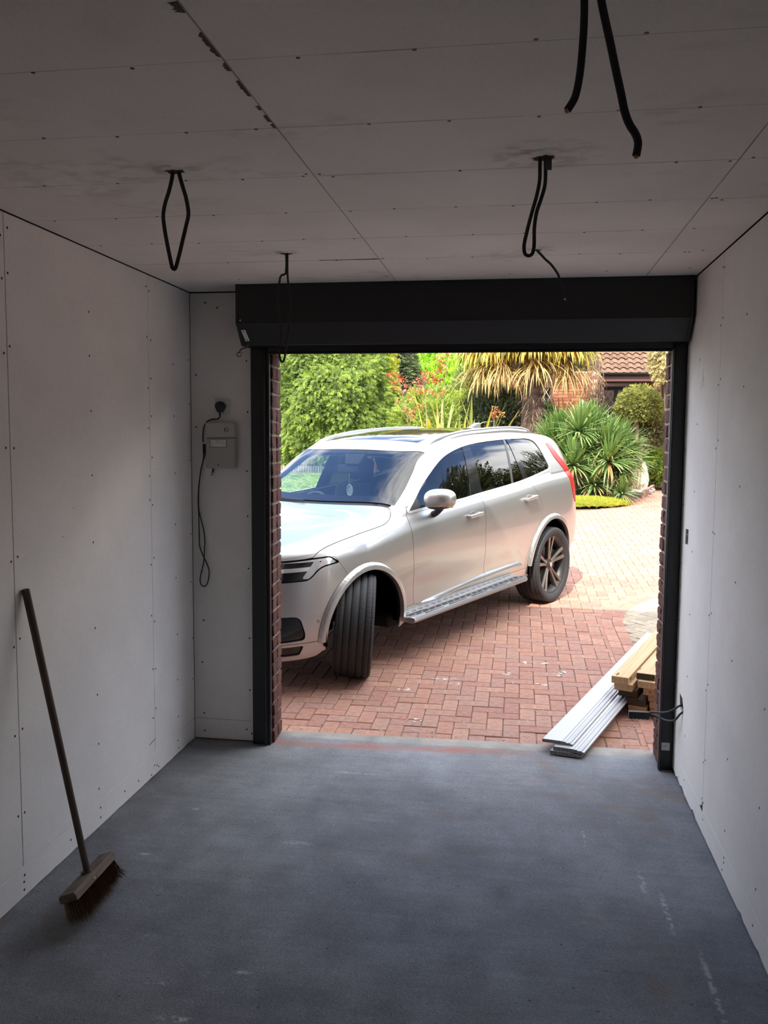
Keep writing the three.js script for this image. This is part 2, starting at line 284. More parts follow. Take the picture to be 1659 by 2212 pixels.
// ---- floor: concrete slab with brick-dust stain, plaster scuffs and pitted fines
const floor = struct('floor');
{
  const W = 1536, H = 2048, sx = 2.75, sz = 3.7, z0 = -0.3;
  const bump = new Float32Array(W * H), r = rng(8), pits = [], scuffs = [];
  for (let i = 0; i < 900; i++) pits.push([r() * sx, z0 + r() * sz, 0.0012 + r() * r() * 0.0032, r()]);
  for (const q of [[0.72, 2.42, 0.07, 0.025, 0.5], [0.83, 2.3, 0.05, 0.012, 0.5], [0.7, 2.15, 0.03, 0.01, 0.6], [0.55, 1.9, 0.04, 0.008, 0.3], [2.32, 1.25, 0.012, 0.08, 0.4], [2.38, 1.45, 0.01, 0.12, 0.45], [2.45, 1.9, 0.01, 0.2, 0.35], [2.5, 2.3, 0.012, 0.14, 0.4], [2.12, 0.9, 0.008, 0.06, 0.4], [0.9, 1.15, 0.06, 0.015, 0.25], [0.35, 0.9, 0.05, 0.012, 0.3], [1.5, 2.35, 0.09, 0.008, 0.25], [0.62, 2.75, 0.05, 0.02, 0.5], [0.95, 2.05, 0.03, 0.008, 0.4], [1.0, 0.35, 0.1, 0.01, 0.25], [0.85, 0.55, 0.03, 0.012, 0.3], [1.95, 2.6, 0.08, 0.01, 0.25], [0.3, 1.35, 0.03, 0.01, 0.35]]) scuffs.push(q);
  const pitMap = new Float32Array(W * H);
  for (const [x, z, q, d] of pits) { const ci = x / sx * W, cj = (z - z0) / sz * H, ri = q / sx * W * 1.4; for (let j = Math.floor(cj - ri); j <= cj + ri; j++) for (let i = Math.floor(ci - ri); i <= ci + ri; i++) if (i >= 0 && j >= 0 && i < W && j < H && Math.hypot(i - ci, (j - cj) * 1.3) < ri) pitMap[j * W + i] = d < 0.82 ? 1 : -1; }
  const tex = texture(W, H, (i, j) => {
    const x = i / W * sx, z = z0 + j / H * sz;
    const big = fbm(x * 1.6, z * 1.6, 4, 1) - 0.5, mid = fbm(x * 9, z * 7, 4, 2) - 0.5, fine = hash2(i, j, 3) - 0.5, grain = vnoise(x * 260, z * 260, 6) - 0.5, trowel = fbm(x * 5, z * 40, 3, 14) - 0.5;
    let v = 0.47 + big * 0.16 + mid * 0.12 + trowel * 0.05 + fine * 0.075 + grain * 0.085;
    let c = [v * 0.985, v * 1.0, v * 1.03];
    const lip = clamp01((-0.115 - z + 0.02 * (fbm(x * 6, 3, 3, 70) - 0.5)) / 0.02);                     // worn paler lip outside the door line
    c = mix3(c, [0.56 + mid * 0.22 + fine * 0.07, 0.535 + mid * 0.2 + fine * 0.07, 0.49 + mid * 0.18 + fine * 0.06], lip * 0.8);
    const bw = clamp01(1.15 - Math.abs(z + 0.055 - 0.03 * Math.sin(x * 2.2) - 0.03 * (fbm(x * 3, 1, 3, 80) - 0.5)) / (0.05 + 0.03 * fbm(x * 2, 5, 2, 82))) * clamp01((2.0 - x) / 0.5) * clamp01((fbm(x * 5, z * 13, 4, 84) - 0.2) * 2.6);
    c = mix3(c, [0.62, 0.33, 0.25], clamp01(bw * 0.85) * 0.8);
    const ru = clamp01((fbm(x * 2.6 + 3, z * 2.6 + 8, 4, 90) - 0.58) * 5) * clamp01((fbm(x * 11, z * 11, 3, 94) - 0.35) * 3);
    c = mix3(c, [0.45, 0.37, 0.32], ru * 0.45);
    for (const [px, pz, rx, rz, a] of scuffs) { const dx = Math.abs(x - px) / rx, dz = Math.abs(z - pz) / rz; if (dx < 1.6 && dz < 1.6) { const k = clamp01(1.5 - Math.hypot(dx, dz)) * clamp01((fbm(x * 70, z * 70, 3, 98) - 0.42) * 6); c = mix3(c, [0.78, 0.78, 0.77], k * Math.min(1, a * 1.5)); } }
    const fleck = fbm(x * 90, z * 60, 2, 110); if (fleck > 0.8) c = mix3(c, [0.66, 0.66, 0.65], clamp01((fleck - 0.8) * 5) * 0.5);
    const p = pitMap[j * W + i]; if (p > 0) c = mix3(c, [0.2, 0.2, 0.2], 0.6); else if (p < 0) c = mix3(c, [0.68, 0.68, 0.67], 0.4);
    bump[j * W + i] = clamp01(0.5 + big * 0.1 + mid * 0.3 + grain * 0.28 + fine * 0.1 + trowel * 0.15 - (p > 0 ? 0.3 : 0) + (p < 0 ? 0.2 : 0));
    return c;
  });
  const bt = gray(W, H, (i, j) => bump[j * W + i]);
  M.concrete = std(0xffffff, { map: tex, bumpMap: bt, bumpScale: 0.0032, roughness: 0.78 });
  const g = new THREE.BoxGeometry(3.0, 0.16, RD + 0.23, 200, 1, 4); g.translate(RW / 2, -0.08, (RD - 0.23) / 2);
  const p = g.attributes.position; for (let i = 0; i < p.count; i++) if (p.getZ(i) < -0.2) p.setZ(i, p.getZ(i) - 0.012 * (fbm(p.getX(i) * 7, p.getY(i) * 9, 4, 5) - 0.5) - (p.getX(i) - 1.3) * 0.018);
  g.computeVertexNormals();
  uvPlane(g, 0, 2); const uv = g.attributes.uv; for (let i = 0; i < uv.count; i++) uv.setXY(i, uv.getX(i) / sx, (uv.getY(i) - z0) / sz);
  part('concrete_slab', g, M.concrete, floor);
}
// ---------------------------------------------------------------- roller door
{
  const black = std([0.011, 0.012, 0.0135], { roughness: 0.42, bumpMap: gray(128, 128, (i, j) => vnoise(i / 3, j / 3, 7, 42)), bumpScale: 0.0003 }), galv = std([0.5, 0.5, 0.49], { roughness: 0.45, metalness: 0.7 }), rubber = std([0.015, 0.015, 0.015], { roughness: 0.9 });
  const t = thing('roller_door', 'black roller garage door rolled up in its long box over the opening, with black side rails', 'garage door', [0, 0, 0]);
  const prof = (g) => new THREE.Shape([[-0.012, RH - 0.0015], [-0.212 - g, RH - 0.0015], [-0.212 - g, 2.322], [-0.118 - g, 2.221 - g], [-0.012, 2.221 - g]].map((q) => new THREE.Vector2(...q)));
  const toX = new THREE.Matrix4().makeBasis(V(0, 0, -1), V(0, 1, 0), V(1, 0, 0));
  const ext = (s, d, x) => { const g = new THREE.ExtrudeGeometry(s, { depth: d, bevelEnabled: true, bevelSize: 0.002, bevelThickness: 0.002, bevelSegments: 2 }); g.applyMatrix4(toX); g.translate(x, 0, 0); return g; };
  part('hood_box', ext(prof(0), 2.262, 0.352), black, t);
  part('end_plate', ext(prof(0.004), 0.012, 0.337), black, t); part('end_plate', ext(prof(0.004), 0.010, 2.617), black, t);
  const rail = (x0, x1, lip) => merge([box(x1 - x0, 2.219, 0.034, (x0 + x1) / 2, 1.1105, 0.0185, 0.003), box(0.006, 2.2, 0.022, lip, 1.1, 0.046, 0.002), box(0.014, 2.2, 0.008, lip, 1.1, 0.04, 0.002)]);
  part('guide_rail', rail(0.357, 0.461, 0.437), black, t); part('guide_rail', rail(2.569, 2.6395, 2.574), black, t);
  const slat = part('bottom_slat', merge([box(2.106, 0.05, 0.018, 1.515, 2.214, 0.042, 0.004), box(1.97, 0.006, 0.008, 1.53, 2.233, 0.054, 0.003), box(1.96, 0.005, 0.007, 1.53, 2.217, 0.053, 0.0025)]), std([0.03, 0.031, 0.033], { roughness: 0.35 }), t);
  part('bottom_seal', box(2.1, 0.014, 0.024, 1.515, 2.185, 0.042, 0.005), rubber, slat);
  const strap = part('rail_strap', merge([box(0.056, 0.042, 0.003, 2.596, 0.128, 0.0375, 0.001), box(0.018, 0.036, 0.004, 2.577, 0.128, 0.04, 0.001)]), galv, t); strap.userData.label = 'grey galvanised strap at the foot of the rail';
  part('bolt', new THREE.CylinderGeometry(0.006, 0.006, 0.006, 6).rotateX(Math.PI / 2).translate(2.603, 0.128, 0.042), galv, strap);
  const an = Math.atan2(0.094, 0.101), nz = Math.cos(an), ny = -Math.sin(an);   // the bevelled lower face of the box
  const pl = part('release_plate', box(0.024, 0.072, 0.003, 0, 0, 0, 0.0015), std([0.75, 0.75, 0.72], { roughness: 0.5 }), t, [0.373, 2.264, 0.1695], [an * 0.98, 0, 0.14]); pl.userData.label = 'pale steel plate of the manual release';
  for (const y of [-0.027, 0.027]) part('screw', new THREE.CylinderGeometry(0.003, 0.003, 0.003, 8).rotateX(Math.PI / 2).translate(0, y, 0.002), M.screw, pl);
  part('release_eye', merge([tube([[0.383, 2.222, 0.14], [0.372, 2.204, 0.152], [0.355, 2.2, 0.155], [0.342, 2.19, 0.158], [0.336, 2.176, 0.16]], 0.004, 24, 7), new THREE.TorusGeometry(0.011, 0.003, 6, 16).translate(0.334, 2.166, 0.16)]), std([0.16, 0.07, 0.05], { roughness: 0.6 }), t);
  part('release_cord', tube([[0.334, 2.156, 0.16], [0.345, 2.168, 0.165], [0.358, 2.178, 0.166], [0.36, 2.16, 0.166]], 0.0035, 16, 6), std([0.6, 0.58, 0.55]), t);
  part('screw', new THREE.CylinderGeometry(0.005, 0.005, 0.003, 10).rotateX(Math.PI / 2).translate(0.36, 2.337, 0.2145), galv, t);
}
// ---------------------------------------------------------------- cables hanging from the ceiling
{
  const pvc = std([0.022, 0.02, 0.019], { roughness: 0.55 }), copper = std([0.6, 0.3, 0.16], { metalness: 0.9, roughness: 0.35 });
  const flat = (pts, r, seg, k = 0.55) => { const g = tube(pts.map((p) => [p[0], p[1], p[2] / k]), r, seg, 10); g.scale(1, 1, k); g.computeVertexNormals(); return g; };
  const zp = (pts, z, w = 0.006, s = 1) => { const r = rng(s); return pts.map(([x, y]) => [x, y, z + (r() - 0.5) * w]); };
  let c = thing('cable_loop', 'black flat cable in a pointed diamond loop hanging from the ceiling at the left', 'cable', [0, 0, 0], 'cables hanging from the ceiling');
  part('cable', flat(zp([[0.770, 2.535], [0.769, 2.515], [0.758, 2.47], [0.745, 2.431], [0.7395, 2.397], [0.742, 2.36], [0.748, 2.322], [0.757, 2.275], [0.765, 2.242]], 2.094, 0.006, 2), 0.0062, 60), pvc, c);
  part('cable', flat(zp([[0.766, 2.241], [0.7705, 2.2385], [0.775, 2.242], [0.786, 2.28], [0.799, 2.321], [0.81, 2.365], [0.8175, 2.398], [0.811, 2.442], [0.797, 2.49], [0.79, 2.52], [0.789, 2.535]], 2.094, 0.006, 3), 0.0062, 70), pvc, c);
  c = thing('cable_loop', 'long narrow black cable loop hanging in front of the left end of the roller box', 'cable', [0, 0, 0], 'cables hanging from the ceiling');
  part('cable', flat(zp([[0.798, 2.535], [0.8, 2.50], [0.7985, 2.455], [0.795, 2.438], [0.776, 2.43], [0.769, 2.40], [0.7625, 2.323], [0.768, 2.27], [0.777, 2.224], [0.773, 2.15], [0.7685, 2.095], [0.773, 2.068], [0.78, 2.06], [0.788, 2.067], [0.794, 2.094], [0.803, 2.155], [0.813, 2.223], [0.819, 2.302], [0.812, 2.37], [0.807, 2.421], [0.806, 2.48], [0.806, 2.535]], 0.921, 0.008, 4), 0.0048, 160, 0.7), pvc, c);
  c = thing('cable_loop', 'rounded black cable loop hanging from a torn hole in the ceiling right of centre', 'cable', [0, 0, 0], 'cables hanging from the ceiling');
  part('cable', flat(zp([[1.849, 2.535], [1.849, 2.50], [1.849, 2.461], [1.842, 2.42], [1.831, 2.38], [1.817, 2.322], [1.8095, 2.28], [1.813, 2.26], [1.822, 2.254], [1.832, 2.259], [1.837, 2.275], [1.8375, 2.334], [1.843, 2.375], [1.854, 2.41], [1.8635, 2.445], [1.865, 2.49], [1.863, 2.535]], 2.082, 0.006, 5), 0.0052, 120, 0.7), pvc, c);
  part('torn_paper', new THREE.PlaneGeometry(0.02, 0.034, 3, 4).translate(0.0, -0.017, 0).rotateY(0.3), std([0.12, 0.1, 0.085], { side: THREE.DoubleSide }), c, [1.872, 2.522, 2.085]);
  c = thing('cable_tail', 'short thin black cable tail with a bare end in front of the roller box', 'cable', [0, 0, 0], 'cables hanging from the ceiling');
  const tl = part('cable', flat(zp([[1.862, 2.535], [1.867, 2.522], [1.884, 2.503], [1.902, 2.484], [1.925, 2.463], [1.943, 2.44], [1.958, 2.416], [1.962, 2.40]], 0.867, 0.004, 6), 0.0052, 40, 0.8), pvc, c);
  part('bare_wire', tube(zp([[1.962, 2.402], [1.972, 2.39], [1.985, 2.368], [1.988, 2.345], [1.988, 2.32]], 0.864), 0.0022, 24, 6), pvc, c); part('bare_wire', tube(zp([[1.961, 2.402], [1.966, 2.385], [1.976, 2.36], [1.982, 2.34], [1.985, 2.32]], 0.872), 0.0022, 24, 6), pvc, c);
  part('core_end', merge([box(0.005, 0.006, 0.005, 1.988, 2.318, 0.864, 0.001), box(0.005, 0.006, 0.005, 1.985, 2.318, 0.872, 0.001)]), std([0.55, 0.52, 0.48]), c);
  c = thing('cable_end', 'shorter of the two thick dark cable ends nearest the camera at the top', 'cable', [0, 0, 0], 'cables hanging from the ceiling');
  let m = part('cable', flat(zp([[1.893, 2.535], [1.895, 2.49], [1.8965, 2.45], [1.8965, 2.41], [1.893, 2.349], [1.889, 2.32], [1.8845, 2.303], [1.8735, 2.285]], 3.1, 0.004, 7), 0.0066, 50, 0.75), pvc, c); part('core_end', new THREE.SphereGeometry(0.0045, 8, 6).translate(1.8728, 2.284, 3.1), copper, c);
  c = thing('cable_end', 'longer of the two thick dark cable ends nearest the camera at the top', 'cable', [0, 0, 0], 'cables hanging from the ceiling');
  m = part('cable', flat(zp([[1.906, 2.535], [1.917, 2.49], [1.925, 2.45], [1.941, 2.383], [1.95, 2.345], [1.959, 2.309], [1.967, 2.275], [1.975, 2.257], [1.985, 2.241], [1.9895, 2.228], [1.987, 2.207]], 3.1, 0.004, 8), 0.0068, 60, 0.8), pvc, c); part('core_end', new THREE.SphereGeometry(0.0045, 8, 6).translate(1.9868, 2.206, 3.1), copper, c);
}
// ---------------------------------------------------------------- socket, plug lead and door control unit on the front return
{
  const white = phys([0.72, 0.72, 0.7], { roughness: 0.35 }), pvc = std([0.016, 0.016, 0.017], { roughness: 0.5 }), grey = phys([0.42, 0.41, 0.38], { roughness: 0.5 });
  const s = thing('wall_socket', 'white square single wall socket with a black plug in it', 'socket', [0.1815, 1.9015, 0.0008]);
  part('faceplate', box(0.086, 0.086, 0.009, 0, 0, 0.0045, 0.004), white, s);
  for (const x of [-0.03, 0.03]) part('screw', new THREE.CylinderGeometry(0.003, 0.003, 0.002, 10).rotateX(Math.PI / 2).translate(x, 0, 0.0095), std([0.4, 0.4, 0.38], { metalness: 0.8 }), s);
  part('rocker_switch', box(0.014, 0.02, 0.005, 0.026, 0.026, 0.0105, 0.002), white, s);
  const l = thing('power_lead', 'black plug and long looped black lead running down beside the control unit', 'cable', [0, 0, 0]);
  const plug = new THREE.Shape(); plug.absellipse(0, 0.004, 0.024, 0.022, Math.PI * 1.12, -Math.PI * 0.12, true); plug.lineTo(0.012, -0.026); plug.lineTo(-0.012, -0.026); plug.closePath();
  part('plug', new THREE.ExtrudeGeometry(plug, { depth: 0.024, bevelEnabled: true, bevelSize: 0.003, bevelThickness: 0.003, bevelSegments: 3 }).translate(0.18, 1.896, 0.0135), pvc, l);
  part('plug_sleeve', new THREE.CylinderGeometry(0.0062, 0.0045, 0.03, 12).translate(0.1775, 1.858, 0.026), pvc, l);
  const z = 0.012;
  part('lead', tube([[0.1775, 1.848, 0.026], [0.172, 1.836, 0.02], [0.158, 1.829, z], [0.128, 1.827, z], [0.1, 1.815, z], [0.08, 1.785, z], [0.0735, 1.727, z], [0.0735, 1.70, z]], 0.0036, 60, 8), pvc, l);
  part('inline_connector', box(0.022, 0.052, 0.016, 0.083, 1.665, 0.0105, 0.004), pvc, l);
  part('lead', tube([[0.0765, 1.64, z], [0.073, 1.6, z], [0.0615, 1.559, z], [0.05, 1.49, z], [0.0435, 1.43, z], [0.041, 1.36, z], [0.0435, 1.3, z], [0.0445, 1.2, z], [0.047, 1.117, z], [0.0575, 1.085, z], [0.075, 1.045, z], [0.094, 1.005, z], [0.1005, 0.975, z], [0.097, 0.935, z], [0.085, 0.9, z], [0.0725, 0.8895, z], [0.058, 0.892, z], [0.0475, 0.915, z], [0.05, 0.95, z], [0.062, 0.99, z + 0.006], [0.072, 1.03, z + 0.008], [0.0765, 1.09, z + 0.006], [0.0775, 1.15, z], [0.0705, 1.21, z], [0.06, 1.255, z], [0.05, 1.305, z + 0.006], [0.0465, 1.36, z + 0.008], [0.05, 1.45, z + 0.008], [0.057, 1.52, z + 0.004], [0.07, 1.585, z], [0.082, 1.625, z], [0.0865, 1.64, z]], 0.0034, 260, 8), pvc, l);
  const u = thing('control_unit', 'grey plastic door control unit with a printed label on the front return wall', 'control box', [0.1855, 1.684, 0.0008]);
  part('casing', box(0.164, 0.168, 0.056, 0, -0.043, 0.028, 0.008), grey, u); part('cover', box(0.166, 0.0845, 0.061, 0, 0.0845, 0.0305, 0.009), phys([0.47, 0.46, 0.43], { roughness: 0.5 }), u);
  const cv = document.createElement('canvas'); cv.width = 256; cv.height = 128; const x = cv.getContext('2d');
  x.fillStyle = '#111'; x.fillRect(0, 0, 256, 128); x.fillStyle = '#d9d9d4'; x.fillRect(7, 7, 242, 114); x.fillStyle = '#333'; x.font = '15px sans-serif';
  for (const [a, b, w, h] of [[36, 28, 9, 4], [92, 24, 16, 9], [128, 26, 18, 7], [168, 24, 14, 9], [200, 30, 14, 4], [30, 62, 36, 4], [104, 60, 44, 4], [178, 62, 40, 4], [98, 42, 6, 6], [138, 40, 6, 6], [30, 96, 22, 5]]) x.fillRect(a, b, w, h);
  const lt = new THREE.CanvasTexture(cv); lt.colorSpace = THREE.SRGBColorSpace;
  const lab = part('label', new THREE.PlaneGeometry(0.094, 0.046), std(0xffffff, { map: lt, roughness: 0.6 }), u, [-0.008, 0.012, 0.0568]); lab.userData.label = 'white label in a black border';
  const bd = part('badge', new THREE.CylinderGeometry(0.0135, 0.0135, 0.003, 24).rotateX(Math.PI / 2), std([0.12, 0.12, 0.12]), u, [0.042, 0.086, 0.062]);
  part('badge_stripe', merge([box(0.007, 0.024, 0.002, 0, 0, 0.002), box(0.005, 0.016, 0.002, 0.0085, 0, 0.002)]), std([0.5, 0.49, 0.46]), bd);
  part('screw', new THREE.CylinderGeometry(0.004, 0.004, 0.002, 10).rotateX(Math.PI / 2), M.screw, u, [-0.008, -0.108, 0.0568]);
  part('aerial_wire', tube([[-0.05, -0.125, 0.02], [-0.053, -0.14, 0.02], [-0.055, -0.15, 0.019]], 0.005, 12, 8), pvc, u); part('wire_end', tube([[-0.055, -0.148, 0.018], [-0.065, -0.158, 0.012], [-0.054, -0.164, 0.014], [-0.068, -0.166, 0.012]], 0.003, 20, 6), std([0.4, 0.39, 0.37]), u);
}
// ---------------------------------------------------------------- stub cables and connector box on the right wall
{
  const pvc = std([0.028, 0.029, 0.03], { roughness: 0.5 });
  const t = thing('cable_stub', 'two cables from a hole in the right wall ending in a black connector block', 'cable', [0, 0, 0]);
  part('cable', tube([[RW + 0.03, 0.425, 0.238], [RW - 0.012, 0.41, 0.232], [RW - 0.045, 0.375, 0.205], [2.565, 0.345, 0.15], [2.53, 0.333, 0.115], [2.506, 0.328, 0.1]], 0.0052, 60, 8), pvc, t);
  part('cable', tube([[RW + 0.03, 0.4, 0.24], [RW - 0.008, 0.372, 0.24], [RW - 0.03, 0.335, 0.225], [2.585, 0.312, 0.175], [2.55, 0.309, 0.125], [2.506, 0.315, 0.1]], 0.0052, 60, 8), pvc, t);
  part('connector_block', merge([box(0.106, 0.036, 0.03, 2.453, 0.311, 0.1, 0.004), box(0.006, 0.026, 0.024, 2.507, 0.318, 0.1, 0.002), ...[0, 1, 2, 3, 4].map((k) => box(0.011, 0.004, 0.02, 2.413 + k * 0.02, 0.2915, 0.1, 0.001))]), std([0.012, 0.0125, 0.014], { roughness: 0.55 }), t);
}
// ---------------------------------------------------------------- broom leaning on the left wall
{
  const wtex = texture(64, 512, (i, j) => { const g = fbm(i / 5, j / 70, 4, 12) - 0.5, f = vnoise(i / 1.5, j / 30, 4) - 0.5, v = 0.34 + g * 0.2 + f * 0.1; return [v, v * 0.84, v * 0.72]; });
  const wood = std(0xffffff, { map: wtex, roughness: 0.75 }), btex = texture(256, 128, (i, j) => { const g = fbm(i / 60, j / 8, 4, 22) - 0.5, v = 0.42 + g * 0.25; return [v, v * 0.88, v * 0.76]; });
  const headWood = std(0xffffff, { map: btex, roughness: 0.85 });
  const b = thing('broom', 'old wooden broom with brown bristles leaning against the left wall', 'broom', [0, 0, 0]);
  const top = V(0.016, 1.155, 1.70), foot = V(0.262, 0.128, 1.757), dir = top.clone().sub(foot).normalize(), Lh = top.distanceTo(foot);
  const pts = []; for (let k = 0; k <= 16; k++) { const t = k / 16; pts.push(new THREE.Vector2(mix(0.0125, 0.0145, t), (t - 0.5) * (Lh + 0.02))); } pts.unshift(new THREE.Vector2(0.0001, pts[0].y)); pts.push(new THREE.Vector2(0.012, Lh / 2 + 0.014), new THREE.Vector2(0.0001, Lh / 2 + 0.016));
  const h = part('handle', new THREE.LatheGeometry(pts, 16), wood, b); h.position.copy(top).add(foot).multiplyScalar(0.5); h.quaternion.setFromUnitVectors(V(0, 1, 0), dir);
  // head: long axis along the wall, tipped square to the handle
  const head = new THREE.Group(); const q = new THREE.Quaternion().setFromEuler(new THREE.Euler(-0.02, 0.04, 0.34)); const origin = V(0.266, 0.112, 1.757);
  const put = (name, g, m) => { const o = part(name, g, m, b); o.position.copy(origin); o.quaternion.copy(q); return o; };
  const bl = new THREE.Shape([[-0.031, -0.012], [0.031, -0.012], [0.031, 0.004], [0.026, 0.012], [-0.026, 0.012], [-0.031, 0.004]].map((p) => new THREE.Vector2(...p)));
  const bg = new THREE.ExtrudeGeometry(bl, { depth: 0.318, bevelEnabled: true, bevelSize: 0.003, bevelThickness: 0.004, bevelSegments: 2 }); bg.translate(0, 0, -0.159);
  put('head', uvBox(bg), headWood);
  put('socket_collar', new THREE.CylinderGeometry(0.019, 0.022, 0.012, 16).translate(-0.002, 0.019, 0), wood);
  put('screw', new THREE.CylinderGeometry(0.0045, 0.0045, 0.003, 10).rotateZ(Math.PI / 2).translate(0.0335, -0.004, 0.02), std([0.5, 0.48, 0.44], { metalness: 0.8, roughness: 0.4 }));
  const r = rng(19), strand = [];
  for (let i = 0; i < 2600; i++) {
    const x = (r() - 0.5) * 0.056, z = (r() - 0.5) * 0.306, splay = x * 0.6 + 0.012 + (r() - 0.5) * 0.02, sz = z * 0.14 + (r() - 0.5) * 0.03, L = 0.086 + (r() - 0.5) * 0.02, w = 0.0007 + r() * 0.0006;
    const a = V(x, -0.012, z), c = V(x + splay * 0.35, -0.012 - L * 0.55, z + sz * 0.4), e = V(x + splay, -0.012 - L, z + sz), g = new THREE.BufferGeometry();
    g.setAttribute('position', new THREE.Float32BufferAttribute([a.x - w, a.y, a.z, a.x + w, a.y, a.z + w, c.x - w, c.y, c.z, c.x + w, c.y, c.z + w, e.x, e.y, e.z], 3)); g.setIndex([0, 2, 1, 1, 2, 3, 2, 4, 3]); g.computeVertexNormals();
    const k = 0.6 + 0.7 * r(), cl = []; for (let v = 0; v < 5; v++) cl.push(0.23 * k, 0.145 * k, 0.085 * k); g.setAttribute('color', new THREE.Float32BufferAttribute(cl, 3)); strand.push(g);
  }
  const br = put('bristles', mergeGeometries(strand), std(0xffffff, { vertexColors: true, roughness: 0.8, side: THREE.DoubleSide })); br.userData.kind = 'stuff';
}
// ---------------------------------------------------------------- skirting boards lying across the threshold
{
  const white = phys([0.37, 0.374, 0.38], { roughness: 0.36, clearcoat: 0.25, clearcoatRoughness: 0.3 }), endTex = texture(256, 64, (i, j) => { const c = (i % 32 < 3 || j < 7 || j > 57) ? 0.66 : 0.4 + 0.1 * vnoise(i / 4, j / 4, 3); return [c, c * 0.98, c * 0.95]; });
  endTex.repeat.set(6, 40);
  const endM = std(0xffffff, { map: endTex, roughness: 0.9 });
  // section: x across from the plain edge to the moulded edge
  const W = 0.168, sec = new THREE.Shape(); sec.moveTo(0, 0); sec.lineTo(W, 0); sec.lineTo(W, 0.005); sec.quadraticCurveTo(W - 0.001, 0.0085, W - 0.006, 0.008); sec.quadraticCurveTo(W - 0.012, 0.0075, W - 0.014, 0.011); sec.quadraticCurveTo(W - 0.018, 0.016, W - 0.024, 0.0135); sec.quadraticCurveTo(W - 0.032, 0.0105, W - 0.038, 0.0145); sec.quadraticCurveTo(W - 0.042, 0.0185, W - 0.047, 0.0185); sec.lineTo(W - 0.05, 0.0165); sec.lineTo(W - 0.056, 0.0165); sec.lineTo(W - 0.058, 0.0195); sec.lineTo(0.003, 0.0195); sec.lineTo(0, 0.0165); sec.closePath();
  const make = (label, x, z, y, turn, tilt, L) => {
    const t = thing('skirting_board', label, 'skirting board', [x, y, z], 'stack of white skirting boards'); t.rotation.order = 'YXZ'; t.rotation.set(tilt, turn, 0);
    const g = new THREE.ExtrudeGeometry(sec, { depth: L, bevelEnabled: false, curveSegments: 6 }); g.translate(0, 0, -L);
    const p = g.attributes.position; for (let i = 0; i < p.count; i++) if (p.getZ(i) > -0.01) p.setZ(i, p.getZ(i) - 0.0 - p.getX(i) * 0.12);
    const m = shade(new THREE.Mesh(g, [endM, white])); m.name = 'moulding'; t.add(m);
    return t;
  };
  const a = -0.355, tl = 0.033;
  make('topmost white moulded skirting board of the stack lying over the threshold', 1.972, -0.145, 0.049, a, tl, 2.6);
  make('middle white skirting board of the stack, its moulded edge showing to the right of the top one', 2.03, -0.09, 0.0275, a - 0.004, tl, 2.6);
  make('bottom white skirting board of the stack, only its end and edge showing by the floor', 2.012, -0.085, 0.006, a + 0.006, tl, 2.6);
}
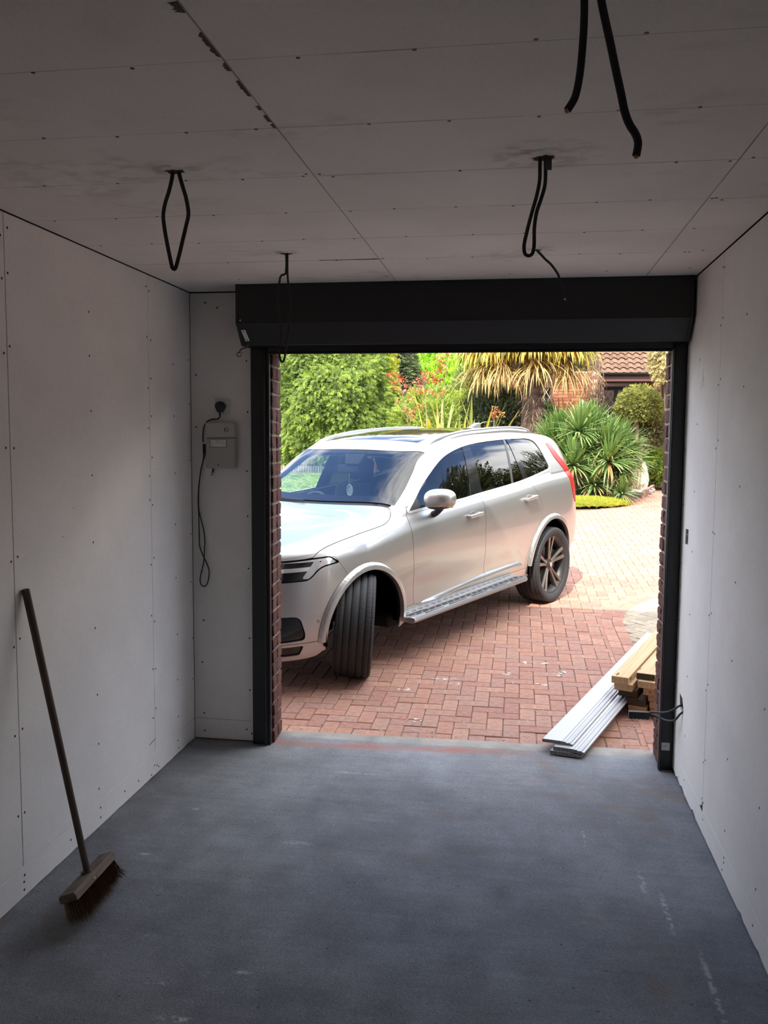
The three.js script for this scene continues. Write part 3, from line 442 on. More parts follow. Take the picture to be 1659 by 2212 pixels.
// ---------------------------------------------------------------- pile of sawn timber outside by the right-hand pier
{
  const wt = (base, dark, seed) => texture(128, 512, (i, j) => {
    const g = fbm(i / 9 + 3 * fbm(i / 60, j / 200, 2, seed + 5), j / 190, 4, seed) - 0.5, l = vnoise(i / 2, j / 90, seed + 8) - 0.5; let c = mix3(base, dark, clamp01(0.5 + g * 1.5 + l * 0.5));
    for (const [kx, ky] of [[36, 140], [90, 330], [60, 470]]) { const d = Math.hypot((i - kx) / 5, (j - ky) / 9); if (d < 1.6) c = mix3(c, [0.3, 0.17, 0.1], clamp01(1.5 - d)); } return c;
  });
  const tex = [wt([0.80, 0.69, 0.53], [0.72, 0.59, 0.43], 3), wt([0.76, 0.62, 0.46], [0.66, 0.5, 0.36], 13), wt([0.42, 0.31, 0.2], [0.27, 0.2, 0.13], 23)];
  for (const t of tex) t.repeat.set(6, 1.3);
  const mats = tex.map((t) => std(0xffffff, { map: t, roughness: 0.8 }));
  const endTex = [[0.82, 0.68, 0.51], [0.76, 0.6, 0.45], [0.3, 0.25, 0.19]].map((c, s) => { const t = texture(128, 64, (i, j) => { const d = Math.hypot(i - 64 + s * 40, (j + 50)) / 5.5, k = 0.5 + 0.5 * Math.sin(d * 2 * Math.PI), n = fbm(i / 12, j / 12, 3, s + 40); return mix3(c, c.map((v) => v * 0.72), clamp01(k * 0.6 + (n - 0.5))); }); t.repeat.set(9, 20); return t; });
  const ends = endTex.map((t) => std(0xffffff, { map: t, roughness: 0.9 }));
  // near left corner of each end: x, y (bottom), z, width, height, turn, tone, end tone, length
  const P = [
    ['pale timber plank on top of the left column of the pile, over the skirting boards', 2.424, 0.1845, -0.93, 0.108, 0.046, -0.395, 0, 0, 2.5],
    ['second pale plank from the top in the left column, just under the topmost one', 2.443, 0.1375, -0.94, 0.116, 0.046, -0.37, 0, 0, 2.5],
    ['dark brown ended plank third from the top in the left column', 2.474, 0.0905, -0.97, 0.116, 0.046, -0.35, 2, 2, 2.4],
    ['dark ended plank fourth from the top in the left column, above the connector block', 2.523, 0.0455, -0.94, 0.114, 0.044, -0.345, 2, 2, 2.4],
    ['pale plank fifth from the top in the left column, level with the connector block', 2.534, 0.0005, -0.94, 0.112, 0.044, -0.34, 1, 1, 2.4],
    ['lowest plank of the pile, lying on the paving under the connector block', 2.545, -0.042, -0.9, 0.115, 0.041, -0.335, 1, 0, 2.4],
    ['pale plank with a dark sawn end, topmost in the right column', 2.576, 0.2165, -0.93, 0.118, 0.043, -0.355, 0, 2, 2.6],
    ['pale plank second from the top in the right column under the dark ended one', 2.582, 0.1695, -0.9, 0.116, 0.046, -0.35, 0, 0, 2.5],
    ['pinkish plank with two knots in its end, third down the right column', 2.618, 0.1245, -0.9, 0.116, 0.044, -0.345, 1, 1, 2.5],
    ['brown plank fourth from the top in the right column', 2.65, 0.079, -0.92, 0.116, 0.0445, -0.34, 2, 1, 2.5],
    ['pale plank fifth from the top in the right column by the brick pier', 2.66, 0.034, -0.92, 0.116, 0.044, -0.335, 1, 0, 2.5],
    ['second lowest plank of the right column, half hidden by the brick pier', 2.665, -0.011, -0.92, 0.116, 0.044, -0.33, 1, 0, 2.5]];
  for (const [label, x, y, z, w, h, turn, tone, et, L] of P) {
    const t = thing('timber_plank', label, 'plank', [x, y, z], 'pile of sawn timber planks'); t.rotation.order = 'YXZ'; t.rotation.set(0.0402, -0.365, 0);
    const g = uvBox(box(w, h, L, w / 2, h / 2, -L / 2, 0.004)); const uv = g.attributes.uv, n = g.attributes.normal, p = g.attributes.position;
    const idx = [[], []]; for (let f = 0; f < p.count; f += 3) { const nz = Math.abs(n.getZ(f) + n.getZ(f + 1) + n.getZ(f + 2)) / 3; idx[nz > 0.9 ? 1 : 0].push(f, f + 1, f + 2); for (let k = f; k < f + 3; k++) if (nz <= 0.9) uv.setXY(k, (Math.abs(n.getX(k)) > 0.7 ? p.getY(k) : p.getX(k)) + x, p.getZ(k) * 0.5 + y * 7); }
    g.setIndex([...idx[0], ...idx[1]]); g.clearGroups(); g.addGroup(0, idx[0].length, 0); g.addGroup(idx[0].length, idx[1].length, 1);
    const m = shade(new THREE.Mesh(g, [mats[tone], ends[et]])); m.name = 'timber'; t.add(m);
    if (label.includes('knots')) for (const q of [0.042, 0.075]) part('knot', new THREE.CylinderGeometry(0.007, 0.007, 0.002, 12).rotateX(Math.PI / 2), std([0.2, 0.09, 0.06]), t, [q, 0.024, 0.0]);
  }
}
// ---------------------------------------------------------------- block-paved drive, laid herringbone; it falls towards the garage
const driveway = struct('driveway', [0, -0.0551, 0]);
driveway.rotation.x = slopeA;
const driveEdge = (x) => driveEdge.s(x);
driveEdge.s = spl([[2.0, -10.6], [2.84, -11.24], [3.1, -11.48], [3.38, -11.87], [3.69, -12.36], [4.0, -12.85], [4.36, -13.84], [4.73, -15.12], [5.21, -16.93], [5.6, -18.4]]);
{
  const ptex = [0, 1].map((s) => texture(256, 256, (i, j) => { const n = fbm(i / 32, j / 32, 4, 30 + s * 9, 8) - 0.5, g = hash2(i, j, 7 + s) - 0.5, sp = hash2(i >> 1, j >> 1, 17 + s); let v = 0.86 + n * 0.2 + g * 0.1; if (sp > 0.985) v += 0.2; if (sp < 0.02) v -= 0.18; return [v, v, v]; }));
  const pbump = gray(256, 256, (i, j) => 0.5 * vnoise(i / 3, j / 3, 5, 85) + 0.5 * hash2(i, j, 6)); pbump.repeat.set(5, 5);
  ptex.forEach((t) => t.repeat.set(5, 5));
  const tones = [[0.525, 0.271, 0.188], [0.477, 0.243, 0.172], [0.557, 0.304, 0.213], [0.445, 0.224, 0.164], [0.501, 0.282, 0.206], [0.462, 0.253, 0.193]];
  const buffs = [[0.5, 0.41, 0.29], [0.44, 0.36, 0.26], [0.54, 0.45, 0.33]];
  const mat = (c, k) => std(c, { map: ptex[k % 2], bumpMap: pbump, bumpScale: 0.0015, roughness: 0.9 });
  const redM = tones.map(mat), buffM = buffs.map(mat);
  const gap = 0.0045, block = (l, w) => { const g = new THREE.BoxGeometry(l - gap, 0.06, w - gap, 1, 1, 1); // chamfered: a lower body and an inset top
    const h = 0.004, a = (l - gap) / 2, b = (w - gap) / 2, pos = [], quad = (p, q, r, s) => pos.push(...p, ...q, ...r, ...p, ...r, ...s), c = [[-a, -b], [a, -b], [a, b], [-a, b]], t = [[-a + h, -b + h], [a - h, -b + h], [a - h, b - h], [-a + h, b - h]];
    quad([t[3][0], 0, t[3][1]], [t[2][0], 0, t[2][1]], [t[1][0], 0, t[1][1]], [t[0][0], 0, t[0][1]]);
    for (let k = 0; k < 4; k++) { const m = (k + 1) % 4; quad([t[k][0], 0, t[k][1]], [t[m][0], 0, t[m][1]], [c[m][0], -h, c[m][1]], [c[k][0], -h, c[k][1]]); quad([c[k][0], -h, c[k][1]], [c[m][0], -h, c[m][1]], [c[m][0], -0.05, c[m][1]], [c[k][0], -0.05, c[k][1]]); }
    const o = new THREE.BufferGeometry(); o.setAttribute('position', new THREE.Float32BufferAttribute(pos, 3)); o.computeVertexNormals(); return uvBox(o); };
  const full = block(0.2, 0.1), half = block(0.1, 0.1), stretch = block(0.196, 0.1);
  // border: two courses of stretchers run straight along the right-hand side, then swing away to the right
  const CX = 4.53, CZ = -3.2, R0 = 1.95, X0 = CX - R0;
  const inRing = (x, z) => (z > CZ ? x - X0 : R0 - Math.hypot(x - CX, z - CZ));      // > 0 inside the curve
  const list = [];                                                            // [x, z, turn, geometry, tone kind]
  const r = rng(51);
  const lim = (x, z) => z < -0.235 + (1.3 - x) * 0.018;
  // planted ground on the far side cuts the paving off
  const paved = (x, z) => lim(x, z) && z > -22 && (x < 2.2 ? z > -10.8 + (x - 2.2) * 0.35 && x > -3.4 : z > driveEdge(x));
  for (let i = -40; i < 80; i++) for (let j = -230; j < 2; j++) {
    const d = (((i - j) % 4) + 4) % 4, x0 = 0.048 + i * 0.1, z0 = -0.03 + j * 0.1;
    let x, z, t; if (d === 0) { x = x0 + 0.1; z = z0 + 0.05; t = 0; } else if (d === 3) { x = x0 + 0.05; z = z0 + 0.1; t = Math.PI / 2; } else continue;
    if (inRing(x, z) > 0.105) continue;
    const front = z + (t ? 0.1 : 0.05);
    if (!lim(x, front)) { if (t && lim(x, z - 0.0)) { if (paved(x, z - 0.05)) list.push([x, z - 0.05, 0, half, 0]); } continue; }
    if (paved(x, z)) list.push([x, z, t, full, 0]);
  }
  for (let k = 0; k < 2; k++) { const off = 0.0 + k * 0.1 + 0.05;
    for (let z = -0.36; z > CZ; z -= 0.2) if (paved(X0 + off, z)) list.push([X0 + off, z - 0.1 * (k ? 1 : 0), Math.PI / 2, stretch, 0]);
    const R = R0 - off, n = Math.round(R * Math.PI * 0.72 / 0.2); for (let i = 0; i < n; i++) { const a = Math.PI + 0.06 + i * 0.2 / R + k * 0.05; list.push([CX + R * Math.cos(a), CZ + R * Math.sin(a), -(a + Math.PI / 2), stretch, 0]); } }
  const c45 = Math.SQRT1_2;
  for (let i = -60; i < 90; i++) for (let j = -90; j < 60; j++) {
    const d = (((i - j) % 4) + 4) % 4; if (d !== 0 && d !== 3) continue; const a = i * 0.1 + (d ? 0.05 : 0.1), b = j * 0.1 + (d ? 0.1 : 0.05), x = 3.6 + (a + b) * c45, z = -2.6 + (b - a) * c45;
    if (inRing(x, z) < 0.14 || x > 6.4 || z > -0.4 || z < -5.4) continue; list.push([x, z, Math.PI / 4 + (d ? Math.PI / 2 : 0), full, 1]);
  }
  // the 300 that show largest are pieces of their own, the rest one field
  const C = camera.position, view = new THREE.Vector3(), pm = (() => { camera.updateMatrixWorld(); camera.updateProjectionMatrix(); return new THREE.Matrix4().multiplyMatrices(camera.projectionMatrix, camera.matrixWorldInverse.copy(camera.matrixWorld).invert()); })();
  const carHides = (x, z) => { const u = (x + 0.07) * -0.472 + (z + 1.84) * 0.881, v = (x + 0.07) * 0.8816 + (z + 1.84) * 0.472; return u > -3.6 && u < 0.95 && v < 0.9; };
  for (const e of list) { view.set(e[0], groundY(e[1]), e[1]).applyMatrix4(pm); const t = (e[0] - C.x) / (e[1] - C.z), xd = C.x + t * (0 - C.z); e[5] = view.z < 1 && xd > 0.5 && xd < 2.56 && !carHides(e[0], e[1]) ? Math.hypot(e[0] - C.x, e[1] - C.z) : 1e6 + e[1] * -1; }
  list.sort((a, b) => a[5] - b[5]);
  const base = std([0.17, 0.13, 0.10], { roughness: 1 });
  part('sand_bed', box(24, 0.1, 30, 1.5, -0.058, -15.2), base, driveway);
  const rest = new Map();
  list.forEach(([x, z, t, g, kind], n) => {
    const zz = z / Math.cos(slopeA), ring = inRing(x, z), dy = (r() - 0.5) * 0.003 - (g !== stretch && ring > -0.14 && ring < 0.34 ? 0.0035 : 0) + (z > -0.55 ? (r() - 0.7) * 0.008 : 0), rx = (r() - 0.5) * 0.012, rz = (r() - 0.5) * 0.012, tone = Math.floor(r() * (kind ? 3 : 6));
    if (n < 300) { const b = part('paver', g, kind ? buffM[tone] : redM[tone], driveway); b.position.set(x, dy, zz); b.rotation.set(rx, t, rz, 'YXZ'); b.rotation.order = 'YXZ'; }
    else { const key = (g === full ? 0 : g === half ? 1 : 2) + '_' + kind; if (!rest.has(key)) rest.set(key, [g, kind, []]); rest.get(key)[2].push([x, dy, zz, rx, t, rz, tone]); }
  });
  const d = new THREE.Object3D(); d.rotation.order = 'YXZ';
  for (const [g, kind, items] of rest.values()) {
    const im = shade(new THREE.InstancedMesh(g, std(0xffffff, { map: ptex[0], bumpMap: pbump, bumpScale: 0.0015, roughness: 0.9 }), items.length)); im.name = 'paver_field'; im.userData.kind = 'stuff';
    items.forEach(([x, y, z, a, t, b, tone], i) => { d.position.set(x, y, z); d.rotation.set(a, t, b); d.updateMatrix(); im.setMatrixAt(i, d.matrix); im.setColorAt(i, new THREE.Color().setRGB(...(kind ? buffs : tones)[tone])); });
    driveway.add(im);
  }
  // crumbs of plaster and splashes of paint on the paving
  const crumb = new THREE.IcosahedronGeometry(1, 0), im = shade(new THREE.InstancedMesh(crumb, std([0.7, 0.66, 0.6], { roughness: 0.9 }), 520)); im.name = 'plaster_crumbs'; im.userData.kind = 'stuff'; tag(im, 'scattered white plaster crumbs on the red block paving', 'crumbs');
  const q = rng(61); for (let i = 0; i < 520; i++) { const x = 0.5 + q() * 2.05, z = -0.35 - q() * q() * 3.2, s = 0.0016 + q() * q() * 0.0042; d.position.set(x, groundY(z) + s * 0.3, z); d.rotation.set(q() * 3, q() * 3, q() * 3); d.scale.set(s * (0.8 + q()), s * 0.8, s * (0.8 + q())); d.updateMatrix(); im.setMatrixAt(i, d.matrix); } d.scale.set(1, 1, 1); scene.add(im);
  const white = std([0.6, 0.56, 0.5], { roughness: 0.8 });
  for (const [x, z, rx, rz, n] of [[2.14, -1.72, 0.05, 0.06, 26], [1.76, -1.64, 0.045, 0.03, 14], [1.32, -1.46, 0.09, 0.025, 18], [1.4, -1.36, 0.04, 0.03, 8], [1.05, -1.2, 0.06, 0.03, 8], [2.02, -1.45, 0.05, 0.03, 8], [1.98, -1.95, 0.1, 0.04, 9], [1.2, -0.62, 0.05, 0.03, 8]]) {
    const gs = []; for (let k = 0; k < n; k++) { const sh = new THREE.Shape(), s = 0.004 + q() * q() * (rx > 0.049 && k < 4 ? 0.034 : 0.016), e = 0.35 + q() * 0.65, m = 9; for (let a = 0; a < m; a++) { const t = a / m * 2 * Math.PI, w = s * (0.6 + 0.6 * q()); a ? sh.lineTo(w * Math.cos(t), e * w * Math.sin(t)) : sh.moveTo(w, 0); } sh.closePath(); const g = new THREE.ExtrudeGeometry(sh, { depth: 0.0008, bevelEnabled: false }); g.rotateX(-Math.PI / 2); g.rotateY(q() * 0.8 - 0.4); const a = q() * 6.28, l = Math.sqrt(q()); g.translate(rx * l * Math.cos(a), 0, rz * l * Math.sin(a)); gs.push(g); }
    part('paint_splash', merge(gs), white, driveway, [x, 0.0008, z]);
  }
  part('paint_splash', merge([new THREE.CylinderGeometry(0.09, 0.09, 0.002, 14).scale(1.3, 1, 0.5).rotateY(0.5)]), white, driveway, [2.37, 0.003, -5.9]);
}
// ---------------------------------------------------------------- the car's body surface
// Car axes: X forward from the front axle, Y up from the ground, Z to the car's left; metres.
const CB = {
  yBot: 0.2, xcF: -0.05, xcR: -3.05, nF: 3.0, nR: 3.2,
  Xf: spl([[0.2, 0.80], [0.3, 0.85], [0.5, 0.87], [0.7, 0.86], [0.85, 0.825], [0.95, 0.77], [1.05, 0.66]]),
  Xr: spl([[0.2, -3.92], [0.3, -3.98], [0.5, -4.07], [0.75, -4.08], [0.9, -4.03], [1.1, -4.0], [1.3, -3.96]]),
  // half width against the distance below the belt
  W: spl([[0, 0.888], [0.025, 0.906], [0.06, 0.926], [0.12, 0.944], [0.25, 0.956], [0.4, 0.958], [0.55, 0.952], [0.7, 0.938], [0.85, 0.915], [1.0, 0.885], [1.2, 0.84]]),
  yb: spl([[-4.08, 1.235], [-3.8, 1.262], [-3.5, 1.276], [-3.05, 1.268], [-2.2, 1.212], [-1.56, 1.172], [-1.0, 1.137], [-0.6, 1.108], [-0.3, 1.065], [0, 1.015], [0.3, 0.965], [0.6, 0.925], [0.87, 0.90]]),
  T: spl([[-4.08, 1.2], [-4.0, 1.28], [-3.93, 1.42], [-3.85, 1.56], [-3.76, 1.632], [-3.5, 1.672], [-3.0, 1.716], [-2.5, 1.738], [-2.0, 1.738], [-1.5, 1.708], [-1.25, 1.668], [-1.1, 1.607], [-0.8, 1.437], [-0.45, 1.227], [-0.36, 1.182], [-0.2, 1.15], [0, 1.128], [0.2, 1.1], [0.5, 1.045], [0.68, 0.99], [0.76, 0.95], [0.8, 0.91]]),
  hood: spl([[0, 1], [0.3, 0.985], [0.6, 0.93], [0.8, 0.82], [0.9, 0.65], [0.95, 0.46], [0.985, 0.2], [1, 0]]),
  gh: spl([[0, 1], [0.25, 0.993], [0.5, 0.968], [0.68, 0.925], [0.76, 0.86], [0.815, 0.755], [0.865, 0.6], [0.91, 0.42], [0.955, 0.22], [1, 0]]),
  curve: 0.1,
};
function halfW(X, Y) {
  const yb = CB.yb(X), k = 1 - 0.006 * ((X + 1.4) / 1.6) ** 2;
  let w = CB.W(yb - Y);
  const door = sstep(-2.45, -2.1, X) * (1 - sstep(-0.75, -0.35, X));
  w -= 0.012 * door * Math.exp(-(((Y - 0.55) / 0.1) ** 2));
  return w * k;
}
function planPt(u, Y) {                               // u: 0..1 rear corner from the rear centre, 1..2 side, 2..3 front corner to the nose
  if (u >= 1 && u <= 2) { const X = CB.xcR + (CB.xcF - CB.xcR) * (u - 1); return [X, halfW(X, Y)]; }
  const f = u > 2, th = (f ? u - 2 : 1 - u) * Math.PI / 2, n = f ? CB.nF : CB.nR, xc = f ? CB.xcF : CB.xcR, A = (f ? CB.Xf(Y) : CB.Xr(Y)) - xc;
  const s = Math.sin(th), co = Math.max(0, Math.cos(th)), r = Math.pow(Math.pow(s, n) + Math.pow(co, n), -1 / n);
  const X = xc + A * r * s;
  return [X, halfW(xc, Y) * r * co];
}
function ybAt(u) { const [x] = planPt(u, 1.0); return CB.yb(x); }
function bodyPt(u, v) {                               // v: 0..1 below the belt, 1..2 above it up to the centre line
  const yb = ybAt(u);
  if (v <= 1) { const Y = CB.yBot + (yb - CB.yBot) * v, [X, Z] = planPt(u, Y); return [X, Y, Z]; }
  const [X, Ze] = planPt(u, yb), q = v - 1, r = 1 - (0.55 * q + 0.45 * q * q * (3 - 2 * q)) , Z = Ze * Math.max(0, r);
  const bend = mix(CB.curve, -0.22, sstep(-2.2, -3.3, X));
  const h = Math.max(0, CB.T(X + bend * Z * Z) - yb), g = sstep(0.1, 0.42, h), rr = Math.max(0, r);
  return [X, yb + h * ((1 - g) * CB.hood(rr) + g * CB.gh(rr)), Z];
}
// ---------------------------------------------------------------- the car: one skin, cut into panels along its shut lines
{
  const car = thing('car', 'silver seven seat family car parked nose-in on the drive with front wheels turned', 'car', [-0.0699, 0.003, -1.8403]);
  car.rotation.order = 'YXZ';
  { const a = 0.4915, th = 0.0355, F = V(-Math.sin(a) * Math.cos(th), -Math.sin(th), Math.cos(a) * Math.cos(th)), L = V(Math.cos(a), 0, Math.sin(a)), R = L.clone().negate(), U = new THREE.Vector3().crossVectors(R, F); car.quaternion.setFromRotationMatrix(new THREE.Matrix4().makeBasis(F, U, R)); }
  // ---- materials
  const flake = gray(256, 256, (i, j) => 0.5 + 0.5 * (hash2(i, j, 5) - 0.5)); flake.repeat.set(20, 20);
  const paint = phys([0.50, 0.49, 0.472], { metalness: 0.8, roughness: 0.38, clearcoat: 1, clearcoatRoughness: 0.03 });
  const gloss = phys([0.010, 0.010, 0.012], { roughness: 0.06 }), plastic = std([0.02, 0.02, 0.021], { roughness: 0.65 });
  const chrome = std([0.78, 0.79, 0.8], { metalness: 1, roughness: 0.16 }), satin = std([0.62, 0.62, 0.62], { metalness: 0.9, roughness: 0.32 });
  const glass = phys([0.68, 0.76, 0.75], { roughness: 0, transmission: 1, thickness: 0, ior: 1.52 }), privacy = phys([0.045, 0.05, 0.055], { roughness: 0, transmission: 1, thickness: 0, ior: 1.52 });
  const red = phys([0.4, 0.005, 0.005], { roughness: 0.32 }), rubber = std([0.021, 0.021, 0.022], { roughness: 0.82 }), dark = std([0.008, 0.008, 0.008], { roughness: 0.9 });
  // ---- skin
  const us = [], vs = [];
  for (let i = 0; i <= 90; i++) us.push(i / 90);
  for (let i = 1; i <= 200; i++) us.push(1 + i / 200);
  for (let i = 1; i <= 110; i++) us.push(2 + i / 110);
  for (let j = 0; j <= 64; j++) vs.push(j / 64);
  for (let j = 1; j <= 84; j++) vs.push(1 + j / 84);
  function nrm(u, v) {
    const e = 1e-3, a = bodyPt(Math.max(0, u - e), v), b = bodyPt(Math.min(3, u + e), v), c = bodyPt(u, Math.max(0, v - e)), d = bodyPt(u, Math.min(2, v + e));
    const n = V(b[0] - a[0], b[1] - a[1], b[2] - a[2]).cross(V(d[0] - c[0], d[1] - c[1], d[2] - c[2])); if (n.lengthSq() < 1e-16) n.set(u > 2.5 ? 1 : u < 0.5 ? -1 : 0, 0.2, 0); n.normalize();
    const p = bodyPt(u, v); if (n.dot(V((p[0] + 1.5) * 0.25, (p[1] - 0.8) * 1.0, p[2] * 1.2)) < 0) n.negate(); return [n.x, n.y, n.z];
  }
  const skin = { P: [], N: [], T: [] };
  for (const u of us) for (const v of vs) { skin.P.push(bodyPt(u, v)); skin.N.push(nrm(u, v)); }
  const nv = vs.length;
  for (let i = 0; i < us.length - 1; i++) for (let j = 0; j < nv - 1; j++) { const a = i * nv + j, b = a + nv; for (const t of [[a, b, b + 1], [a, b + 1, a + 1]]) { const [p, q, r] = t.map((k) => V(...skin.P[k])), n = q.clone().sub(p).cross(r.clone().sub(p)); if (n.lengthSq() < 1e-14) continue; const m = skin.N[t[0]]; if (n.x * m[0] + n.y * m[1] + n.z * m[2] < 0) t.reverse(); skin.T.push(t); } }
  // ---- cutting
  function split(s, f) {
    const val = s.P.map((p, i) => f(p[0], p[1], p[2], s.N[i])), A = { P: [], N: [], T: [] }, B = { P: [], N: [], T: [] }, ia = new Map(), ib = new Map(), cut = new Map();
    const put = (o, m, key, p, n) => { let k = m.get(key); if (k === undefined) { k = o.P.length; o.P.push(p); o.N.push(n); m.set(key, k); } return k; };
    const edge = (i, j) => { const key = i < j ? i + '_' + j : j + '_' + i; let c = cut.get(key); if (!c) { const t = val[i] / (val[i] - val[j]), p = s.P[i].map((x, k) => x + (s.P[j][k] - x) * t), n = s.N[i].map((x, k) => x + (s.N[j][k] - x) * t), l = Math.hypot(...n) || 1; c = [key, p, n.map((x) => x / l)]; cut.set(key, c); } return c; };
    for (const t of s.T) {
      const neg = t.map((i) => val[i] < 0), c = neg[0] + neg[1] + neg[2];
      if (c === 3) { A.T.push(t.map((i) => put(A, ia, i, s.P[i], s.N[i]))); continue; }
      if (c === 0) { B.T.push(t.map((i) => put(B, ib, i, s.P[i], s.N[i]))); continue; }
      const k = c === 1 ? neg.indexOf(true) : neg.indexOf(false), i0 = t[k], i1 = t[(k + 1) % 3], i2 = t[(k + 2) % 3], e1 = edge(i0, i1), e2 = edge(i0, i2);
      const [one, m1, two, m2] = c === 1 ? [A, ia, B, ib] : [B, ib, A, ia];
      one.T.push([put(one, m1, i0, s.P[i0], s.N[i0]), put(one, m1, ...e1), put(one, m1, ...e2)]);
      const a = put(two, m2, ...e1), b = put(two, m2, i1, s.P[i1], s.N[i1]), d = put(two, m2, i2, s.P[i2], s.N[i2]), e = put(two, m2, ...e2);
      two.T.push([a, b, d], [a, d, e]);
    }
    return [A, B];
  }
  const fillet = (pts, r) => { const out = [], n = pts.length; for (let i = 0; i < n; i++) { const p = pts[i], a = pts[(i + n - 1) % n], b = pts[(i + 1) % n], la = Math.hypot(a[0] - p[0], a[1] - p[1]), lb = Math.hypot(b[0] - p[0], b[1] - p[1]), q = p[2] ?? r, ra = Math.min(q, la * 0.48), rb = Math.min(q, lb * 0.48); const s = [p[0] + (a[0] - p[0]) * ra / la, p[1] + (a[1] - p[1]) * ra / la], e = [p[0] + (b[0] - p[0]) * rb / lb, p[1] + (b[1] - p[1]) * rb / lb]; for (let k = 0; k <= 5; k++) { const t = k / 5; out.push([0, 1].map((c) => (1 - t) * (1 - t) * s[c] + 2 * t * (1 - t) * p[c] + t * t * e[c])); } } return out; };
  const sdPoly = (pts) => { const n = pts.length; let x0 = 1e9, x1 = -1e9, y0 = 1e9, y1 = -1e9; for (const p of pts) { x0 = Math.min(x0, p[0]); x1 = Math.max(x1, p[0]); y0 = Math.min(y0, p[1]); y1 = Math.max(y1, p[1]); }
    return (x, y) => { const far = Math.max(x0 - x, x - x1, y0 - y, y - y1); if (far > 0.15) return far; let d = 1e9, s = 1; for (let i = 0, j = n - 1; i < n; j = i++) { const ex = pts[j][0] - pts[i][0], ey = pts[j][1] - pts[i][1], wx = x - pts[i][0], wy = y - pts[i][1], t = clamp01((wx * ex + wy * ey) / (ex * ex + ey * ey || 1)); d = Math.min(d, Math.hypot(wx - ex * t, wy - ey * t)); const a = y >= pts[i][1], b = y < pts[j][1], c = ex * wy > ey * wx; if ((a && b && c) || (!a && !b && !c)) s = -s; } return s * d; }; };
  const onSide = (g) => (x, y, z) => (z > 0.28 ? g(x, y) : 1);
  const phi = (x, z) => Math.atan2(Math.max(0, x + 0.05), Math.max(0, z)) * 0.9;             // runs round the nose, about metres
  const ph = (list) => list.map(([x, y, z, r]) => [phi(x, z), y, r]);
  const onNose = (g) => (x, y, z) => (x > 0.1 ? g(phi(x, z), y) : 1);
  const GAP = 0.0045;
  // ---- panels out of triangles: both sides joined or mirrored, edges turned in to give the sheet its thickness
  function panel(s, { mirror = false, both = false, flange = 0.012, lift = 0 } = {}) {
    const P = [], N = [], T = [];
    const add = (sg) => { const o = P.length; s.P.forEach((p, i) => { const n = s.N[i], l = typeof lift === 'function' ? lift(p) : lift; P.push([p[0] + n[0] * l, p[1] + n[1] * l, -sg * (p[2] + n[2] * l)]); N.push([n[0], n[1], -sg * n[2]]); }); for (const t of s.T) T.push((sg > 0 ? [t[0], t[1], t[2]] : [t[0], t[2], t[1]]).map((k) => k + o)); };
    if (both) { add(1); add(-1); } else add(mirror ? -1 : 1);
    // local z runs to the right of the car, so the winding above is mirrored once more
    const T2 = T.map((t) => [t[0], t[2], t[1]]);
    for (const t of T2) { const [a, b, c] = t.map((k) => P[k]), n = V(b[0] - a[0], b[1] - a[1], b[2] - a[2]).cross(V(c[0] - a[0], c[1] - a[1], c[2] - a[2])), m = N[t[0]]; if (n.x * m[0] + n.y * m[1] + n.z * m[2] < 0) { const k = t[1]; t[1] = t[2]; t[2] = k; } }
    if (flange) {
      const cnt = new Map(); for (const t of T2) for (let k = 0; k < 3; k++) { const a = t[k], b = t[(k + 1) % 3], key = a < b ? a * 1e6 + b : b * 1e6 + a; cnt.set(key, cnt.has(key) ? null : [a, b]); }
      for (const e of cnt.values()) { if (!e) continue; const [a, b] = e; if (both && Math.abs(P[a][2]) < 1e-4 && Math.abs(P[b][2]) < 1e-4) continue;
        const A = P[a], B = P[b], C = B.map((x, k) => x - N[b][k] * flange), D = A.map((x, k) => x - N[a][k] * flange), n = V(B[0] - A[0], B[1] - A[1], B[2] - A[2]).cross(V(D[0] - A[0], D[1] - A[1], D[2] - A[2])).normalize().negate(), o = P.length; for (const q of [A, B, C, D]) { P.push(q); N.push([n.x, n.y, n.z]); } T2.push([o + 1, o, o + 3], [o + 1, o + 3, o + 2]); }
    }
    const g = new THREE.BufferGeometry(); g.setAttribute('position', new THREE.Float32BufferAttribute(P.flat(), 3)); g.setAttribute('normal', new THREE.Float32BufferAttribute(N.flat(), 3)); g.setIndex(T2.flat()); if (typeof lift === 'function') { const keep = g.attributes.normal.clone(); g.computeVertexNormals(); } return g;
  }
  const pair = (name, s, mat, o = {}, parent = car) => [part(name, panel(s, o), mat, parent), part(name, panel(s, { ...o, mirror: true }), mat, parent)];
  let S = skin, A, B;
  const cutOut = (f, gap = GAP) => { [A, B] = split(S, (...a) => f(...a) + gap / 2); if (gap) [, B] = split(B, (...a) => f(...a) - gap / 2); S = B; return A; };
  // wheel openings and the lower edge
  const archF = (x, y) => (Math.hypot((x + 0.022) / 0.42, (y - 0.372) / 0.414) - 1) * 0.417, archR = (x, y) => (Math.hypot((x + 2.972) / 0.424, (y - 0.4) / 0.437) - 1) * 0.43;
  const low = spl([[-4.2, 0.5], [-3.75, 0.5], [-3.6, 0.53], [-3.4, 0.43], [-3.3, 0.38], [-2.6, 0.33], [-2.4, 0.31], [-0.7, 0.3], [-0.55, 0.315], [-0.38, 0.262], [-0.3, 0.25], [0.3, 0.25], [0.4, 0.292], [0.46, 0.262], [0.56, 0.25], [0.9, 0.235]]);
  [, S] = split(S, (x, y, z) => (z > 0.3 ? Math.min(archF(x, y), archR(x, y)) : 1)); [, S] = split(S, (x, y) => y - low(x));
  [, S] = split(S, (x, y, z) => (z > 0.3 ? Math.max(Math.abs(x + 0.022) - 0.41, y - 0.36) : 1)); [, S] = split(S, (x, y, z) => (z > 0.3 ? Math.max(Math.abs(x + 2.972) - 0.4, y - 0.4) : 1));
